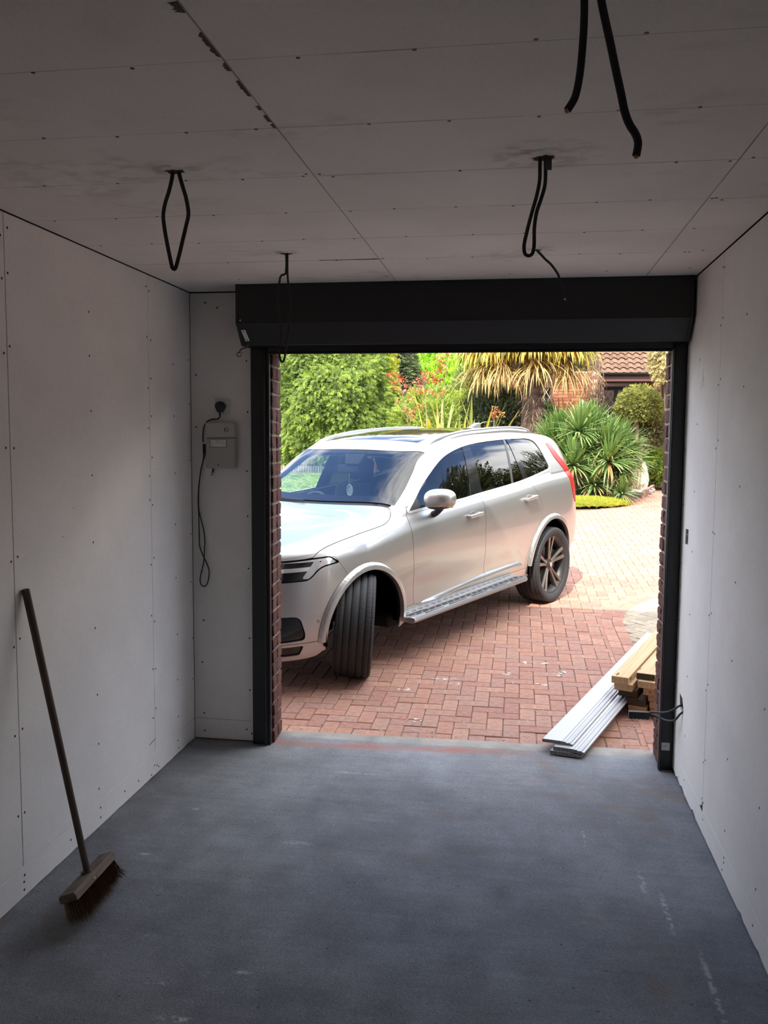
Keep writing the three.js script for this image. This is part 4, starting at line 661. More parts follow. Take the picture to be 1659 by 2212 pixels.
  // arch mouldings
  const moulF = cutOut((x, y, z) => (z > 0.3 && y > 0.3 ? Math.max(archF(x, y) - 0.054, 0.352 - y) : 1), 0.002), moulR = cutOut((x, y, z) => (z > 0.3 && y > 0.38 ? Math.max(archR(x, y) - 0.05, 0.43 - y) : 1), 0.002);
  const lip = (sd, w) => (p) => 0.003 + 0.019 * sstep(0, 0.34, (w - sd(p[0], p[1])) / w) + 0.004 * clamp01((w - sd(p[0], p[1])) / w);
  pair('wheel_arch_trim', moulF, paint, { lift: lip(archF, 0.054), flange: 0.035 }); pair('wheel_arch_trim', moulR, paint, { lift: lip(archR, 0.05), flange: 0.035 });
  // side windows
  const dlo = [[-0.63, 1.135, 0.01], [-0.66, 1.156, 0.02], [-0.88, 1.279, 0.2], [-1.15, 1.436, 0.2], [-1.33, 1.527, 0.2], [-1.61, 1.590, 0.3], [-1.94, 1.622, 0.3], [-2.45, 1.633, 0.3], [-2.91, 1.627, 0.1], [-3.02, 1.592, 0.08], [-3.06, 1.50, 0.1], [-3.095, 1.36, 0.06], [-3.10, 1.325, 0.05], [-2.95, 1.303, 0.1], [-2.61, 1.260, 0.2], [-2.31, 1.230, 0.2], [-1.67, 1.191, 0.2], [-1.41, 1.170, 0.1], [-1.0, 1.158, 0.2]];
  const sdD = sdPoly(fillet(dlo, 0.05)), fD = onSide((x, y) => (y > 1.0 ? sdD(x, y) : 1));
  let D = cutOut((x, y, z) => fD(x, y, z) - 0.017, 0.002), Dg, Dc; [Dg, Dc] = split(D, (x, y, z) => fD(x, y, z) + 0.003);
  pair('window_chrome', Dc, std([0.8, 0.81, 0.82], { metalness: 0.55, roughness: 0.28 }), { lift: 0.002, flange: 0.008 });
  const line = (a, b) => (x, y) => x - (a[0] + (b[0] - a[0]) * (y - a[1]) / (b[1] - a[1]));     // < 0 behind the line
  const take = (f) => { let r; [r, Dg] = split(Dg, f); return r; };
  const sail = take((x, y) => -Math.min(x + 0.835, y < 1.3 ? (x - (-0.795 - 0.3 * (y - 1.157))) : 1));
  pair('mirror_patch', sail, plastic, { flange: 0.006, lift: -0.003 });
  const frontG = take((x, y) => -line([-1.553, 1.185], [-1.672, 1.598])(x, y)); pair('front_window', frontG, glass, { flange: 0, lift: -0.007 });
  const bp = take((x, y) => -line([-1.667, 1.191], [-1.745, 1.608])(x, y)); pair('door_pillar', bp, gloss, { flange: 0.006, lift: -0.003 });
  const b2 = take((x, y) => -line([-1.745, 1.194], [-1.795, 1.608])(x, y)); pair('window_frame', b2, gloss, { flange: 0.006, lift: -0.005 });
  const rearG = take((x, y) => -line([-2.277, 1.223], [-2.415, 1.632])(x, y)); pair('rear_window', rearG, privacy, { flange: 0, lift: -0.007 });
  const cp = take((x, y) => -line([-2.305, 1.223], [-2.445, 1.632])(x, y)); pair('window_divider', cp, std([0.09, 0.09, 0.092], { metalness: 0.6, roughness: 0.4 }), { flange: 0.006, lift: -0.003 });
  const q1 = take((x, y) => -line([-2.505, 1.24], [-2.47, 1.635])(x, y)); pair('rear_window', q1, privacy, { flange: 0, lift: -0.007 });
  const q2 = take((x, y) => -line([-2.585, 1.25], [-2.555, 1.635])(x, y)); pair('window_frame', q2, gloss, { flange: 0.006, lift: -0.003 });
  pair('quarter_window', Dg, privacy, { flange: 0, lift: -0.007 });
  // windscreen
  const base = (z) => -0.372 - 0.19 * z * z, topX = spl([[0, -1.055], [0.3, -1.066], [0.46, -1.088], [0.67, -1.18], [0.8, -1.3]]), sideZ = spl([[-1.2, 0.664], [-1.09, 0.668], [-0.93, 0.709], [-0.735, 0.762], [-0.56, 0.804], [-0.45, 0.825]]);
  const fW = (x, y, z) => (x < -0.3 && x > -1.5 && y > 1.1 ? Math.max(x - base(z) + 0.045, topX(z) - x, z - sideZ(x)) : 1);
  const cowl = cutOut((x, y, z) => (x < -0.3 && x > -0.7 && y > 1.1 ? Math.max(x - base(z), base(z) - 0.045 - x, z - 0.79) : 1), 0.003);
  part('scuttle', panel(cowl, { both: true, lift: -0.012, flange: 0 }), plastic, car);
  const W = cutOut(fW, 0.003); let Wg, Wf; [Wg, Wf] = split(W, (x, y, z) => Math.max(x - base(z) + 0.12, topX(z) + 0.045 - x, z - sideZ(x) + 0.03 + 0.02 * clamp01((-0.8 - x) / 0.3)));
  const ws = part('windscreen', panel(Wg, { both: true, flange: 0, lift: -0.004 }), glass, car); part('black_border', panel(Wf, { both: true, flange: 0.006, lift: -0.004 }), phys([0.010, 0.011, 0.014], { roughness: 0.05 }), ws);
  // roof glass
  const roofG = cutOut((x, y, z) => (y > 1.5 ? Math.max(x + 1.235 + 0.1 * z * z, -2.72 - x, z - 0.53) : 1), 0.006); part('roof_glass', panel(roofG, { both: true, lift: -0.002 }), gloss, car);
  // bonnet
  const hg = spl([[-0.5, 1.18], [-0.483, 1.165], [-0.468, 1.148], [-0.42, 1.115], [-0.36, 1.088], [-0.3, 1.072], [-0.1, 1.048], [0.163, 1.02], [0.3, 0.998], [0.391, 0.972], [0.44, 0.945], [0.453, 0.935], [0.6, 0.923], [0.75, 0.917], [0.9, 0.915]]);
  const bonnet = cutOut((x, y, z) => (x > -0.6 ? Math.max(base(z) - x, hg(x) - y) : 1)); part('bonnet', panel(bonnet, { both: true }), paint, car);
  // headlamps: housing, light blade with its hooked end, clear outer corner
  const hl = sdPoly(fillet(ph([[0.258, 0.884, 0.928, 0.012], [0.333, 0.932, 0.902, 0.02], [0.45, 0.93, 0.86], [0.617, 0.918, 0.742], [0.735, 0.91, 0.57, 0.02], [0.755, 0.79, 0.55, 0.02], [0.649, 0.785, 0.767], [0.517, 0.789, 0.863, 0.02], [0.484, 0.81, 0.876, 0.03], [0.429, 0.858, 0.891, 0.03], [0.374, 0.873, 0.906]]), 0.02));
  let Hd = cutOut(onNose(hl), 0.006), hp;
  const pick = (f) => { [hp, Hd] = split(Hd, f); return hp; };
  const rim = pick(onNose((a, y) => -(hl(a, y) + 0.007)));
  const lampS = panel(rim, { flange: 0.01 }); const lamp = [part('headlamp', lampS, gloss, car), part('headlamp', panel(rim, { flange: 0.01, mirror: true }), gloss, car)];
  const lampPart = (name, s, mat, o) => lamp.forEach((l, k) => part(name, panel(s, { ...o, mirror: k === 1 }), mat, l));
  const lens = phys([0.86, 0.87, 0.86], { roughness: 0.12, metalness: 0.55, clearcoat: 1 }), prism = phys([0.55, 0.56, 0.55], { roughness: 0.25, metalness: 0.4, clearcoat: 1 });
  const hook = sdPoly(ph([[0.452, 0.914, 0.868], [0.405, 0.905, 0.889], [0.498, 0.798, 0.868], [0.553, 0.803, 0.84]])); lampPart('light_hook', pick(onNose(hook)), prism, { lift: 0.001, flange: 0.006 });
  const beyond = (x, z) => phi(x, z), aL = phi(0.43, 0.878), outer = pick(onNose((a, y) => a - (phi(0.405, 0.889) + (0.905 - y) / (0.905 - 0.798) * (phi(0.498, 0.868) - phi(0.405, 0.889))))); lampPart('lamp_corner', outer, lens, { lift: -0.001, flange: 0.006 });
  const blade = pick(onNose((a, y) => Math.abs(y - 0.853 + (a - 0.9) * 0.03) - 0.013)); lampPart('light_blade', blade, lens, { lift: 0.001, flange: 0.006 });
  const bright = pick(onNose((a, y) => 0.909 - y)); lampPart('bright_line', bright, lens, { lift: 0, flange: 0.004 });
  lampPart('lamp_bowl', Hd, phys([0.01, 0.01, 0.012], { roughness: 0.15, clearcoat: 1 }), { lift: -0.006, flange: 0 });
  // nose: grille, intakes, lower lip
  const grille = cutOut((x, y, z) => (x > 0.4 ? Math.max(z - 0.47, 0.58 - y, y - 0.905) : 1)); const gr = part('grille', panel(grille, { both: true, lift: -0.02, flange: 0 }), gloss, car);
  part('grille_bars', merge([...Array(23)].map((_, k) => box(0.014, 0.3, 0.012, 0.835, 0.742, (k - 11) * 0.038, 0.004))), chrome, gr); part('grille_surround', merge([box(0.03, 0.02, 0.92, 0.835, 0.895, 0, 0.008), box(0.03, 0.02, 0.9, 0.855, 0.59, 0, 0.008), box(0.03, 0.3, 0.02, 0.77, 0.742, 0.455, 0.008), box(0.03, 0.3, 0.02, 0.77, 0.742, -0.455, 0.008)]), chrome, gr);
  const fog = sdPoly(fillet(ph([[0.6, 0.55, 0.822, 0.03], [0.575, 0.53, 0.84, 0.02], [0.541, 0.42, 0.85, 0.02], [0.546, 0.385, 0.842, 0.02], [0.66, 0.375, 0.759], [0.78, 0.378, 0.56], [0.78, 0.55, 0.56]]), 0.03)); const fogP = pair('side_intake', cutOut(onNose(fog), 0.004), gloss, { lift: -0.018, flange: 0 });
  const lf = sdPoly(fillet(ph([[0.548, 0.345, 0.835], [0.567, 0.284, 0.812], [0.643, 0.278, 0.745], [0.78, 0.275, 0.5], [0.78, 0.335, 0.5]]), 0.01)); pair('fog_lamp', cutOut(onNose(lf), 0.003), gloss, { lift: -0.012, flange: 0 });
  const lipP = cutOut((x, y, z) => (x > 0.3 ? y - (0.363 - 0.02 * sstep(0.6, 0.85, x)) : 1), 0.003); part('lower_lip', panel(lipP, { both: true, lift: 0.004 }), paint, car);
  const bumper = cutOut((x, y, z) => (x > 0.15 ? Math.max((0.262 - (0.884 - y) * 0.68) - x, y - 0.925) : 1), 0.003); part('front_bumper', panel(bumper, { both: true }), paint, car);
  // tail lamps
  const tl = sdPoly(fillet([[-3.235, 1.562], [-3.28, 1.42], [-3.405, 1.285], [-3.45, 1.19], [-3.465, 1.1], [-3.515, 1.02], [-3.575, 0.94], [-3.68, 0.94], [-3.65, 1.1], [-3.66, 1.2], [-3.56, 1.32], [-3.42, 1.43], [-3.34, 1.56]], 0.02)); pair('tail_lamp', cutOut(onSide(tl), 0.003), red, { lift: 0.004, flange: 0.02 });
  // doors, wings, sills
  const trim = sdPoly(fillet([[-0.635, 0.392], [-0.745, 0.430], [-1.69, 0.497], [-2.31, 0.507], [-2.385, 0.476], [-2.36, 0.462], [-2.30, 0.476], [-1.69, 0.465], [-0.75, 0.4]], 0.006));
  const topLine = spl([[-2.385, 0.478], [-2.31, 0.507], [-1.69, 0.497], [-0.745, 0.43], [-0.635, 0.4]]), wedge = (p) => 0.002 + 0.018 * clamp01((topLine(p[0]) - p[1]) / 0.024);
  const bLine = spl([[0.3, -1.715], [0.392, -1.707], [0.55, -1.672], [0.736, -1.667], [0.95, -1.677], [1.056, -1.682], [1.175, -1.672], [1.25, -1.66]]), fLine = spl([[0.3, -0.606], [0.426, -0.602], [0.702, -0.587], [0.934, -0.588], [1.04, -0.584], [1.091, -0.59], [1.16, -0.625]]), rLine = spl([[0.3, -2.45], [0.5, -2.45], [0.7, -2.6], [0.947, -2.755], [1.109, -2.676], [1.202, -2.592], [1.3, -2.52]]);
  const skirt = cutOut(onSide((x, y) => Math.max(y - (0.417 - (x + 0.43) * 0.06 * (x > -0.62 ? 1 : 0)), x + 0.3, -2.7 - x)), 0.003); pair('sill', skirt, paint, { flange: 0.012 });
  const isSide = (x, y, z) => z > 0.6 && x > -3 && x < 0.4;
  const fd = cutOut((x, y, z) => (isSide(x, y, z) && x < -0.4 && x > -1.9 ? Math.max(x - fLine(y), bLine(y) - x, y - CB.yb(x) - 0.06) : 1));
  let [fdT, fdB] = split(fd, onSide(trim));
  const above = (x, y) => y < CB.yb(x) + 0.2;
  const dF = pair('front_door', fdB, paint); dF.forEach((d, k) => part('door_moulding', panel(fdT, { lift: wedge, mirror: k === 1 }), paint, d));
  const rd = cutOut((x, y, z) => (isSide(x, y, z) && x < -1.5 ? Math.max(x - bLine(y), rLine(y) - x, y - CB.yb(x) - 0.06) : 1));
  let [rdT, rdB] = split(rd, onSide(trim));
  const dR = pair('rear_door', rdB, paint); dR.forEach((d, k) => part('door_moulding', panel(rdT, { lift: wedge, mirror: k === 1 }), paint, d));
  const wing = cutOut((x, y, z) => (z > 0.5 && x > -0.72 && y > 0.3 ? Math.max(y - 1.21 - (x + 0.6) * 0.6, -0.665 - x) : 1), 0.003); pair('front_wing', wing, paint);
  part('body_shell', panel(S, { both: true }), paint, car);
  // black lining behind the shut lines
  let lin = skin; [, lin] = split(lin, (x, y, z) => (z > 0.3 ? Math.min(archF(x, y), archR(x, y)) : 1)); [, lin] = split(lin, (x, y) => y - low(x)); [, lin] = split(lin, (x, y, z) => fD(x, y, z) - 0.004); [, lin] = split(lin, (x, y, z) => fW(x, y, z) + 0.05);
  [, lin] = split(lin, (x, y, z) => (z > 0.3 ? Math.max(Math.abs(x + 0.022) - 0.41, y - 0.36) : 1)); [, lin] = split(lin, (x, y, z) => (z > 0.3 ? Math.max(Math.abs(x + 2.972) - 0.4, y - 0.4) : 1));
  part('inner_lining', panel(lin, { both: true, lift: -0.03, flange: 0 }), dark, car);
  // wheel wells and floor pan
  const well = (cx, cy, r) => { const g = new THREE.CylinderGeometry(r, r, 0.42, 40, 1, true, -Math.PI * 0.5 - 0.35, Math.PI + 0.7); g.rotateX(Math.PI / 2); g.rotateZ(0); g.translate(cx, cy, 0); return g; };
  const wellM = std([0.01, 0.01, 0.011], { roughness: 0.95, side: THREE.DoubleSide });
  for (const sg of [1, -1]) for (const [cx, cy, r] of [[-0.022, 0.372, 0.435], [-2.972, 0.40, 0.445]]) {
    const prof = []; for (let k = 0; k <= 24; k++) { const a = -0.12 + (Math.PI + 0.24) * k / 24; prof.push([cx + r * Math.cos(a), cy + r * Math.sin(a)]); }
    const sh = new THREE.Shape(prof.map((q) => new THREE.Vector2(...q))); const inner = new THREE.ShapeGeometry(sh); inner.translate(0, 0, 0.5);
    const pos = [], idx = []; prof.forEach((q, i) => { pos.push(q[0], q[1], 0.5, q[0], q[1], 0.93); if (i) { const o = 2 * i; idx.push(o - 2, o - 1, o, o, o - 1, o + 1); } }); const ring = new THREE.BufferGeometry(); ring.setAttribute('position', new THREE.Float32BufferAttribute(pos, 3)); ring.setIndex(idx); ring.computeVertexNormals();
    const g = merge([inner, ring]); if (sg > 0) g.scale(1, 1, -1); part('wheel_well', g, wellM, car);
  }
  part('floor_pan', merge([box(2.2, 0.1, 1.7, -1.5, 0.31, 0, 0.03), box(0.55, 0.1, 1.0, 0.1, 0.3, 0, 0.03), box(1.2, 0.12, 0.95, -3.1, 0.36, 0, 0.03), box(0.35, 0.1, 1.1, 0.55, 0.29, 0, 0.03), box(0.3, 0.1, 1.3, -3.7, 0.5, 0, 0.03)]), dark, car);
  // ---- running boards
  for (const sg of [1, -1]) {
    const sh = new THREE.Shape([[0.86, 0.33], [0.86, 0.345], [1.0, 0.362], [1.03, 0.358], [1.036, 0.345], [1.028, 0.331], [1.0, 0.322]].map(([z, y]) => new THREE.Vector2(z, y)));
    const g = new THREE.ExtrudeGeometry(sh, { depth: 1.79, bevelEnabled: true, bevelSize: 0.006, bevelThickness: 0.014, bevelSegments: 3 }); g.rotateY(-Math.PI / 2); g.scale(1, 1, -1); const p = g.attributes.position; // x along the car, z outwards
    const idx = g.index; g.translate(-0.49, 0, 0); const h = g.index ? g : g; for (let i = 0; i < p.count; i++) p.setY(i, p.getY(i) + (p.getX(i) + 1.4) * -0.012);
    if (sg < 0) g.scale(1, 1, -1); g.computeVertexNormals();
    const st = part('running_board', g, satin, car); st.material = std([0.5, 0.5, 0.5], { metalness: 0.85, roughness: 0.34, side: THREE.DoubleSide });
    const pads = [];
    for (let row = 0; row < 2; row++) for (let k = 0; k < 19; k++) { const x = -0.56 - k * 0.092 - row * 0.046; if (x < -2.27) continue; pads.push(box(0.06, 0.006, 0.018, x, 0.3615 + row * 0.0045 + (x + 1.4) * -0.012, -sg * (0.955 + row * 0.035), 0.002)); }
    for (let k = 0; k < 5; k++) pads.push(box(0.26, 0.004, 0.008, -0.78 - k * 0.34, 0.3665 + (-0.78 - k * 0.34 + 1.4) * -0.012, -sg * 1.018, 0.002));
    pads.push(box(1.74, 0.006, 0.03, -1.39, 0.349, -sg * 0.922, 0.002));
    part('tread_pads', merge(pads), plastic, st);
  }
  // ---- wheels
  function tyreGeo() {
    const R = 0.375, w = 0.137, pr = []; const put = (r, z) => pr.push(new THREE.Vector2(r, z));
    put(0.284, -0.112); put(0.291, -0.121); put(0.315, -0.134); put(0.338, -0.137); put(0.356, -0.134); put(0.366, -0.126); put(0.3705, -0.117);
    for (const [a, b] of [[-0.112, -0.078], [-0.069, -0.031], [-0.022, 0.022], [0.031, 0.069], [0.078, 0.112]]) { const cr = (z) => R - 0.0035 * (z / 0.11) ** 2; put(cr(a) - 0.008, a); put(cr(a), a + 0.0008); put(cr((a + b) / 2), (a + b) / 2); put(cr(b), b - 0.0008); put(cr(b) - 0.008, b); }
    put(0.3705, 0.117); put(0.366, 0.126); put(0.356, 0.134); put(0.338, 0.137); put(0.315, 0.134); put(0.291, 0.121); put(0.284, 0.112);
    const g = new THREE.LatheGeometry(pr, 96); g.rotateX(Math.PI / 2); return g;                            // axle along z
  }
  const tb = gray(64, 512, (i, j) => { const v = j / 512, u = i / 64; const edge = Math.min(v, 1 - v); if (edge > 0.1 && edge < 0.33) return (u < 0.22) ? 0.1 : 0.8; if (edge >= 0.33) return (u > 0.45 && u < 0.56 && (Math.floor(v * 40) % 4 < 2)) ? 0.35 : 0.8; return 0.8; }); tb.repeat.set(64, 1);
  const tyreM = std([0.026, 0.026, 0.027], { roughness: 0.72, bumpMap: tb, bumpScale: 0.003 });
  const tyre = tyreGeo(), lip0 = 0.284;
  const barrel = (() => { const g = new THREE.LatheGeometry([[0.262, -0.115], [0.25, -0.08], [0.245, 0.05], [0.252, 0.085], [0.268, 0.103], [0.282, 0.112], [0.2865, 0.115], [0.2865, 0.109], [0.27, 0.095]].map((q) => new THREE.Vector2(...q)), 72); g.rotateX(Math.PI / 2); return g; })();
  const rimM = std([0.032, 0.03, 0.029], { metalness: 0.3, roughness: 0.45, side: THREE.DoubleSide }), faceM = std([0.235, 0.21, 0.19], { metalness: 0.85, roughness: 0.36 }), spokeM = std([0.05, 0.046, 0.043], { metalness: 0.5, roughness: 0.4 });
  // one arm of a split spoke, from the hub out to the rim
  const arm = (da, face) => { const sh = new THREE.Shape(), e = face ? 0.003 : 0, w0 = 0.014, w1 = 0.0185, y0 = da * 0.011, y1 = da * 0.045; sh.moveTo(0.045, y0 - w0 + e); sh.lineTo(0.12, mix(y0, y1, 0.22) - w0 + e); sh.lineTo(0.277, y1 - w1 + e); sh.lineTo(0.277, y1 + w1 - e); sh.lineTo(0.12, mix(y0, y1, 0.22) + w0 - e); sh.lineTo(0.045, y0 + w0 - e); sh.closePath(); return sh; };
  function spoke(face) { const gs = []; for (const da of [-1, 1]) { const g = new THREE.ExtrudeGeometry(arm(da, face), { depth: face ? 0.004 : 0.03, bevelEnabled: true, bevelSize: face ? 0.001 : 0.003, bevelThickness: face ? 0.001 : 0.003, bevelSegments: 1 }); g.translate(0, 0, face ? 0.0 : -0.034); const p = g.attributes.position; for (let i = 0; i < p.count; i++) p.setZ(i, p.getZ(i) + 0.075 + 0.03 * sstep(0.06, 0.26, p.getX(i))); g.computeVertexNormals(); gs.push(g); } return merge(gs); }
  const sp0 = spoke(false), sp1 = spoke(true);
  const hub = (() => { const g = new THREE.LatheGeometry([[0.0001, 0.098], [0.02, 0.097], [0.026, 0.093], [0.03, 0.085], [0.055, 0.08], [0.066, 0.068], [0.068, 0.03]].map((q) => new THREE.Vector2(...q)), 40); g.rotateX(Math.PI / 2); return g; })();
  const disc = (() => { const g = new THREE.CylinderGeometry(0.172, 0.172, 0.03, 48); g.rotateX(Math.PI / 2); return g; })();
  const wheel = (x, side, steer, camber, turn) => {                        // side +1 = left of the car
    const w = new THREE.Group(); w.name = 'wheel'; car.add(w); w.position.set(x, 0.375, -side * 0.835); w.rotation.order = 'YXZ';
    w.rotation.set(camber, steer + (side > 0 ? Math.PI : 0), 0);           // outer face of the wheel along its own +z
    const add = (n, g, m, a = 0) => part(n, g, m, w, [0, 0, 0], [0, 0, a]);
    add('tyre', tyre, tyreM); add('rim', barrel, rimM); add('brake_disc', disc, std([0.25, 0.24, 0.23], { metalness: 0.8, roughness: 0.5 }));
    part('brake_caliper', box(0.08, 0.2, 0.07, 0.16, 0.03, 0.01, 0.02), std([0.06, 0.06, 0.06], { metalness: 0.4, roughness: 0.5 }), w);
    for (let k = 0; k < 5; k++) { const a = turn + k * 2 * Math.PI / 5; add('spoke', sp0, spokeM, a); add('spoke_face', sp1, faceM, a); }
    add('hub', hub, spokeM); part('centre_cap', new THREE.CylinderGeometry(0.024, 0.024, 0.004, 24).rotateX(Math.PI / 2), satin, w, [0, 0, 0.099]);
    return w;
  };
  wheel(-2.984, 1, 0, 0, Math.PI / 2 + 0.02); wheel(-2.984, -1, 0, 0, 0.4);
  wheel(0, 1, 0.66, 0.085, 0.3); wheel(0, -1, 0.56, -0.03, 0.9);
  // ---- mirrors
  for (const sg of [1, -1]) {
    const m = new THREE.Group(); m.name = 'door_mirror'; m.position.set(-0.845, 1.222, -sg * 1.035); m.rotation.y = sg * -0.1; car.add(m);
    const shell = new THREE.SphereGeometry(1, 48, 32), p = shell.attributes.position;
    for (let i = 0; i < p.count; i++) { let x = p.getX(i), y = p.getY(i), z = p.getZ(i); const q = (v, n) => Math.sign(v) * Math.pow(Math.abs(v), n); y = q(y, 0.8); z = q(z, 0.74); x = x > 0 ? q(x, 0.85) : q(x, 0.5) * 0.55; const out = z * -sg; const taper = 1 - 0.14 * (out * 0.5 + 0.5) * (y < 0 ? 1.2 : 0.7); p.setXYZ(i, x * 0.098 - out * 0.025, y * 0.086 * taper + 0.004 * out, z * 0.118); }
    shell.computeVertexNormals();
    const cutY = (lo, hi) => { const g = shell.clone(), ix = g.index.array, keep = []; for (let t = 0; t < ix.length; t += 3) { const y = Math.min(...[0, 1, 2].map((k) => Math.floor(ix[t + k] / 49))); if (y >= lo && y < hi) keep.push(ix[t], ix[t + 1], ix[t + 2]); } g.setIndex(keep); return g; };
    part('shell', cutY(0, 19), paint, m); part('lower_shell', cutY(19, 23), phys([0.42, 0.412, 0.395], { metalness: 0.7, roughness: 0.36, clearcoat: 1 }), m); part('underside', cutY(23, 40), plastic, m);
    part('mirror_glass', new THREE.CircleGeometry(1, 32).scale(0.1, 0.062, 1).rotateY(-Math.PI / 2).translate(-0.055, 0, 0), std([0.8, 0.82, 0.84], { metalness: 1, roughness: 0.02 }), m);
    part('turn_signal', box(0.012, 0.01, 0.1, 0.066, -0.052, sg * -0.06, 0.004).rotateY(sg * 0.5), phys([0.6, 0.35, 0.15], { roughness: 0.2 }), m);
    const ar = new THREE.CatmullRomCurve3([V(-0.03, -0.055, sg * 0.01), V(-0.04, -0.085, sg * 0.045), V(-0.06, -0.12, sg * 0.1), V(-0.07, -0.135, sg * 0.14)]); part('mirror_arm', new THREE.TubeGeometry(ar, 16, 0.027, 12), plastic, m);
  }
  // ---- door handles
  for (const sg of [1, -1]) for (const [x, y, t] of [[-1.485, 1.028, 0.05], [-2.5, 1.081, 0.08]]) {
    const h = new THREE.Group(); h.name = 'door_handle'; h.position.set(x, y, -sg * (halfW(x, y) + 0.001)); h.rotation.z = -t; car.add(h);
    const g = new RoundedBoxGeometry(0.215, 0.03, 0.022, 4, 0.01); const p = g.attributes.position; for (let i = 0; i < p.count; i++) p.setZ(i, p.getZ(i) * 1 + -sg * (0.03 + 0.008 * (1 - (p.getX(i) / 0.11) ** 2))); g.computeVertexNormals();
    part('pull', g, paint, h); part('pull_mount', merge([box(0.03, 0.026, 0.03, 0.09, 0, -sg * 0.012, 0.006), box(0.025, 0.026, 0.03, -0.085, 0, -sg * 0.012, 0.006)]), paint, h);
    const cup = new THREE.SphereGeometry(1, 24, 12); cup.scale(0.058, 0.034, 0.006); part('finger_recess', cup, std([0.24, 0.235, 0.23], { metalness: 0.5, roughness: 0.4 }), h, [0.012, 0, 0]);
  }
  // ---- roof rails, aerial fin, wipers, sensor
  for (const sg of [1, -1]) { const g = tube([[-1.2, 1.55, -sg * 0.632], [-1.25, 1.592, -sg * 0.626], [-1.36, 1.646, -sg * 0.617], [-1.7, 1.702, -sg * 0.607], [-2.2, 1.728, -sg * 0.602], [-2.7, 1.731, -sg * 0.6], [-3.0, 1.714, -sg * 0.597], [-3.14, 1.68, -sg * 0.594], [-3.2, 1.63, -sg * 0.592]], 0.014, 120, 10); part('roof_rail', g, std([0.42, 0.44, 0.47], { metalness: 0.9, roughness: 0.34 }), car); part('rail_seat', tube([[-1.3, 1.595, -sg * 0.625], [-1.7, 1.672, -sg * 0.612], [-2.2, 1.698, -sg * 0.608], [-2.7, 1.702, -sg * 0.606], [-3.05, 1.678, -sg * 0.602]], 0.026, 90, 10), paint, car); }
  { const sh = new THREE.Shape(); sh.moveTo(-0.1, 0); sh.lineTo(0.12, 0); sh.quadraticCurveTo(0.05, 0.035, -0.03, 0.052); sh.quadraticCurveTo(-0.075, 0.06, -0.09, 0.05); sh.closePath(); part('aerial_fin', new THREE.ExtrudeGeometry(sh, { depth: 0.018, bevelEnabled: true, bevelSize: 0.01, bevelThickness: 0.014, bevelSegments: 3 }).translate(-3.07, 1.708, -0.009), paint, car); }
  for (const [a, b] of [[[-0.43, 1.19, 0.62], [-0.39, 1.203, -0.02]], [[-0.455, 1.19, -0.12], [-0.5, 1.19, -0.68]]]) part('wiper', merge([bar(a, b, 0.012, 0.016), bar([a[0] + 0.02, a[1] - 0.01, a[2]], [(a[0] + b[0]) / 2, (a[1] + b[1]) / 2 + 0.014, (a[2] + b[2]) / 2], 0.016, 0.012)]), plastic, car);
  part('parking_sensor', new THREE.CylinderGeometry(0.012, 0.012, 0.006, 20).rotateX(Math.PI / 2).rotateY(0.3), satin, car, [0.45, 0.505, -0.897]);
  { const q = V(0.655, 0.73, -0.79); }
  // ---- cabin seen through the glass
  const cloth = std([0.016, 0.018, 0.02], { roughness: 0.9 }), trimM = std([0.012, 0.013, 0.014], { roughness: 0.8 });
  const rb = (w, h, d, x, y, z, r = 0.05) => { const g = new RoundedBoxGeometry(w, h, d, 3, r); g.translate(x, y, z); return g; };
  const seat = (x, z, k = 1) => { const s = new THREE.Group(); s.name = 'seat'; s.position.set(x, 0.5, z); car.add(s); part('cushion', rb(0.5, 0.16, 0.5, 0.05, 0.12, 0), cloth, s); const b = part('backrest', rb(0.14, 0.62, 0.5, 0, 0.31, 0, 0.06), cloth, s, [-0.2, 0.14, 0], [0, 0, 0.24]); part('headrest', rb(0.1, 0.2, 0.27, 0, 0, 0, 0.045), cloth, s, [-0.39, 0.87, 0], [0, 0, 0.15]); };
  seat(-1.25, 0.38); seat(-1.25, -0.38); seat(-2.15, 0.45); seat(-2.15, 0); seat(-2.15, -0.45);
  part('dashboard', merge([rb(0.55, 0.24, 1.42, -0.62, 1.0, 0, 0.09), rb(0.3, 0.08, 1.36, -0.48, 1.09, 0, 0.03), rb(0.7, 0.35, 0.22, -1.0, 0.75, 0, 0.05)]), trimM, car);
  const sw = new THREE.Group(); sw.name = 'steering_wheel'; sw.position.set(-0.93, 1.03, 0.38); sw.rotation.z = 0.42; sw.rotation.order = 'ZYX'; car.add(sw); part('wheel_rim', new THREE.TorusGeometry(0.185, 0.016, 10, 48).rotateY(Math.PI / 2), std([0.03, 0.03, 0.032], { roughness: 0.4 }), sw); part('wheel_boss', merge([rb(0.05, 0.11, 0.15, 0.01, 0, 0, 0.02), rb(0.02, 0.03, 0.34, 0.005, 0, 0, 0.008), rb(0.02, 0.17, 0.03, 0.005, -0.09, 0, 0.008)]), trimM, sw);
  { const sh = new THREE.Shape([[-0.11, 0], [0.11, 0], [0.07, -0.11], [-0.07, -0.11]].map((q) => new THREE.Vector2(...q))); const g = new THREE.ExtrudeGeometry(sh, { depth: 0.03, bevelEnabled: true, bevelSize: 0.008, bevelThickness: 0.008, bevelSegments: 2 }); g.rotateY(Math.PI / 2); const m = part('camera_pod', g, dark, car, [-1.06, 1.545, -0.05], [0, 0, 0.55]); }
  part('rear_view_mirror', rb(0.03, 0.07, 0.24, -1.0, 1.42, 0, 0.012), dark, car);
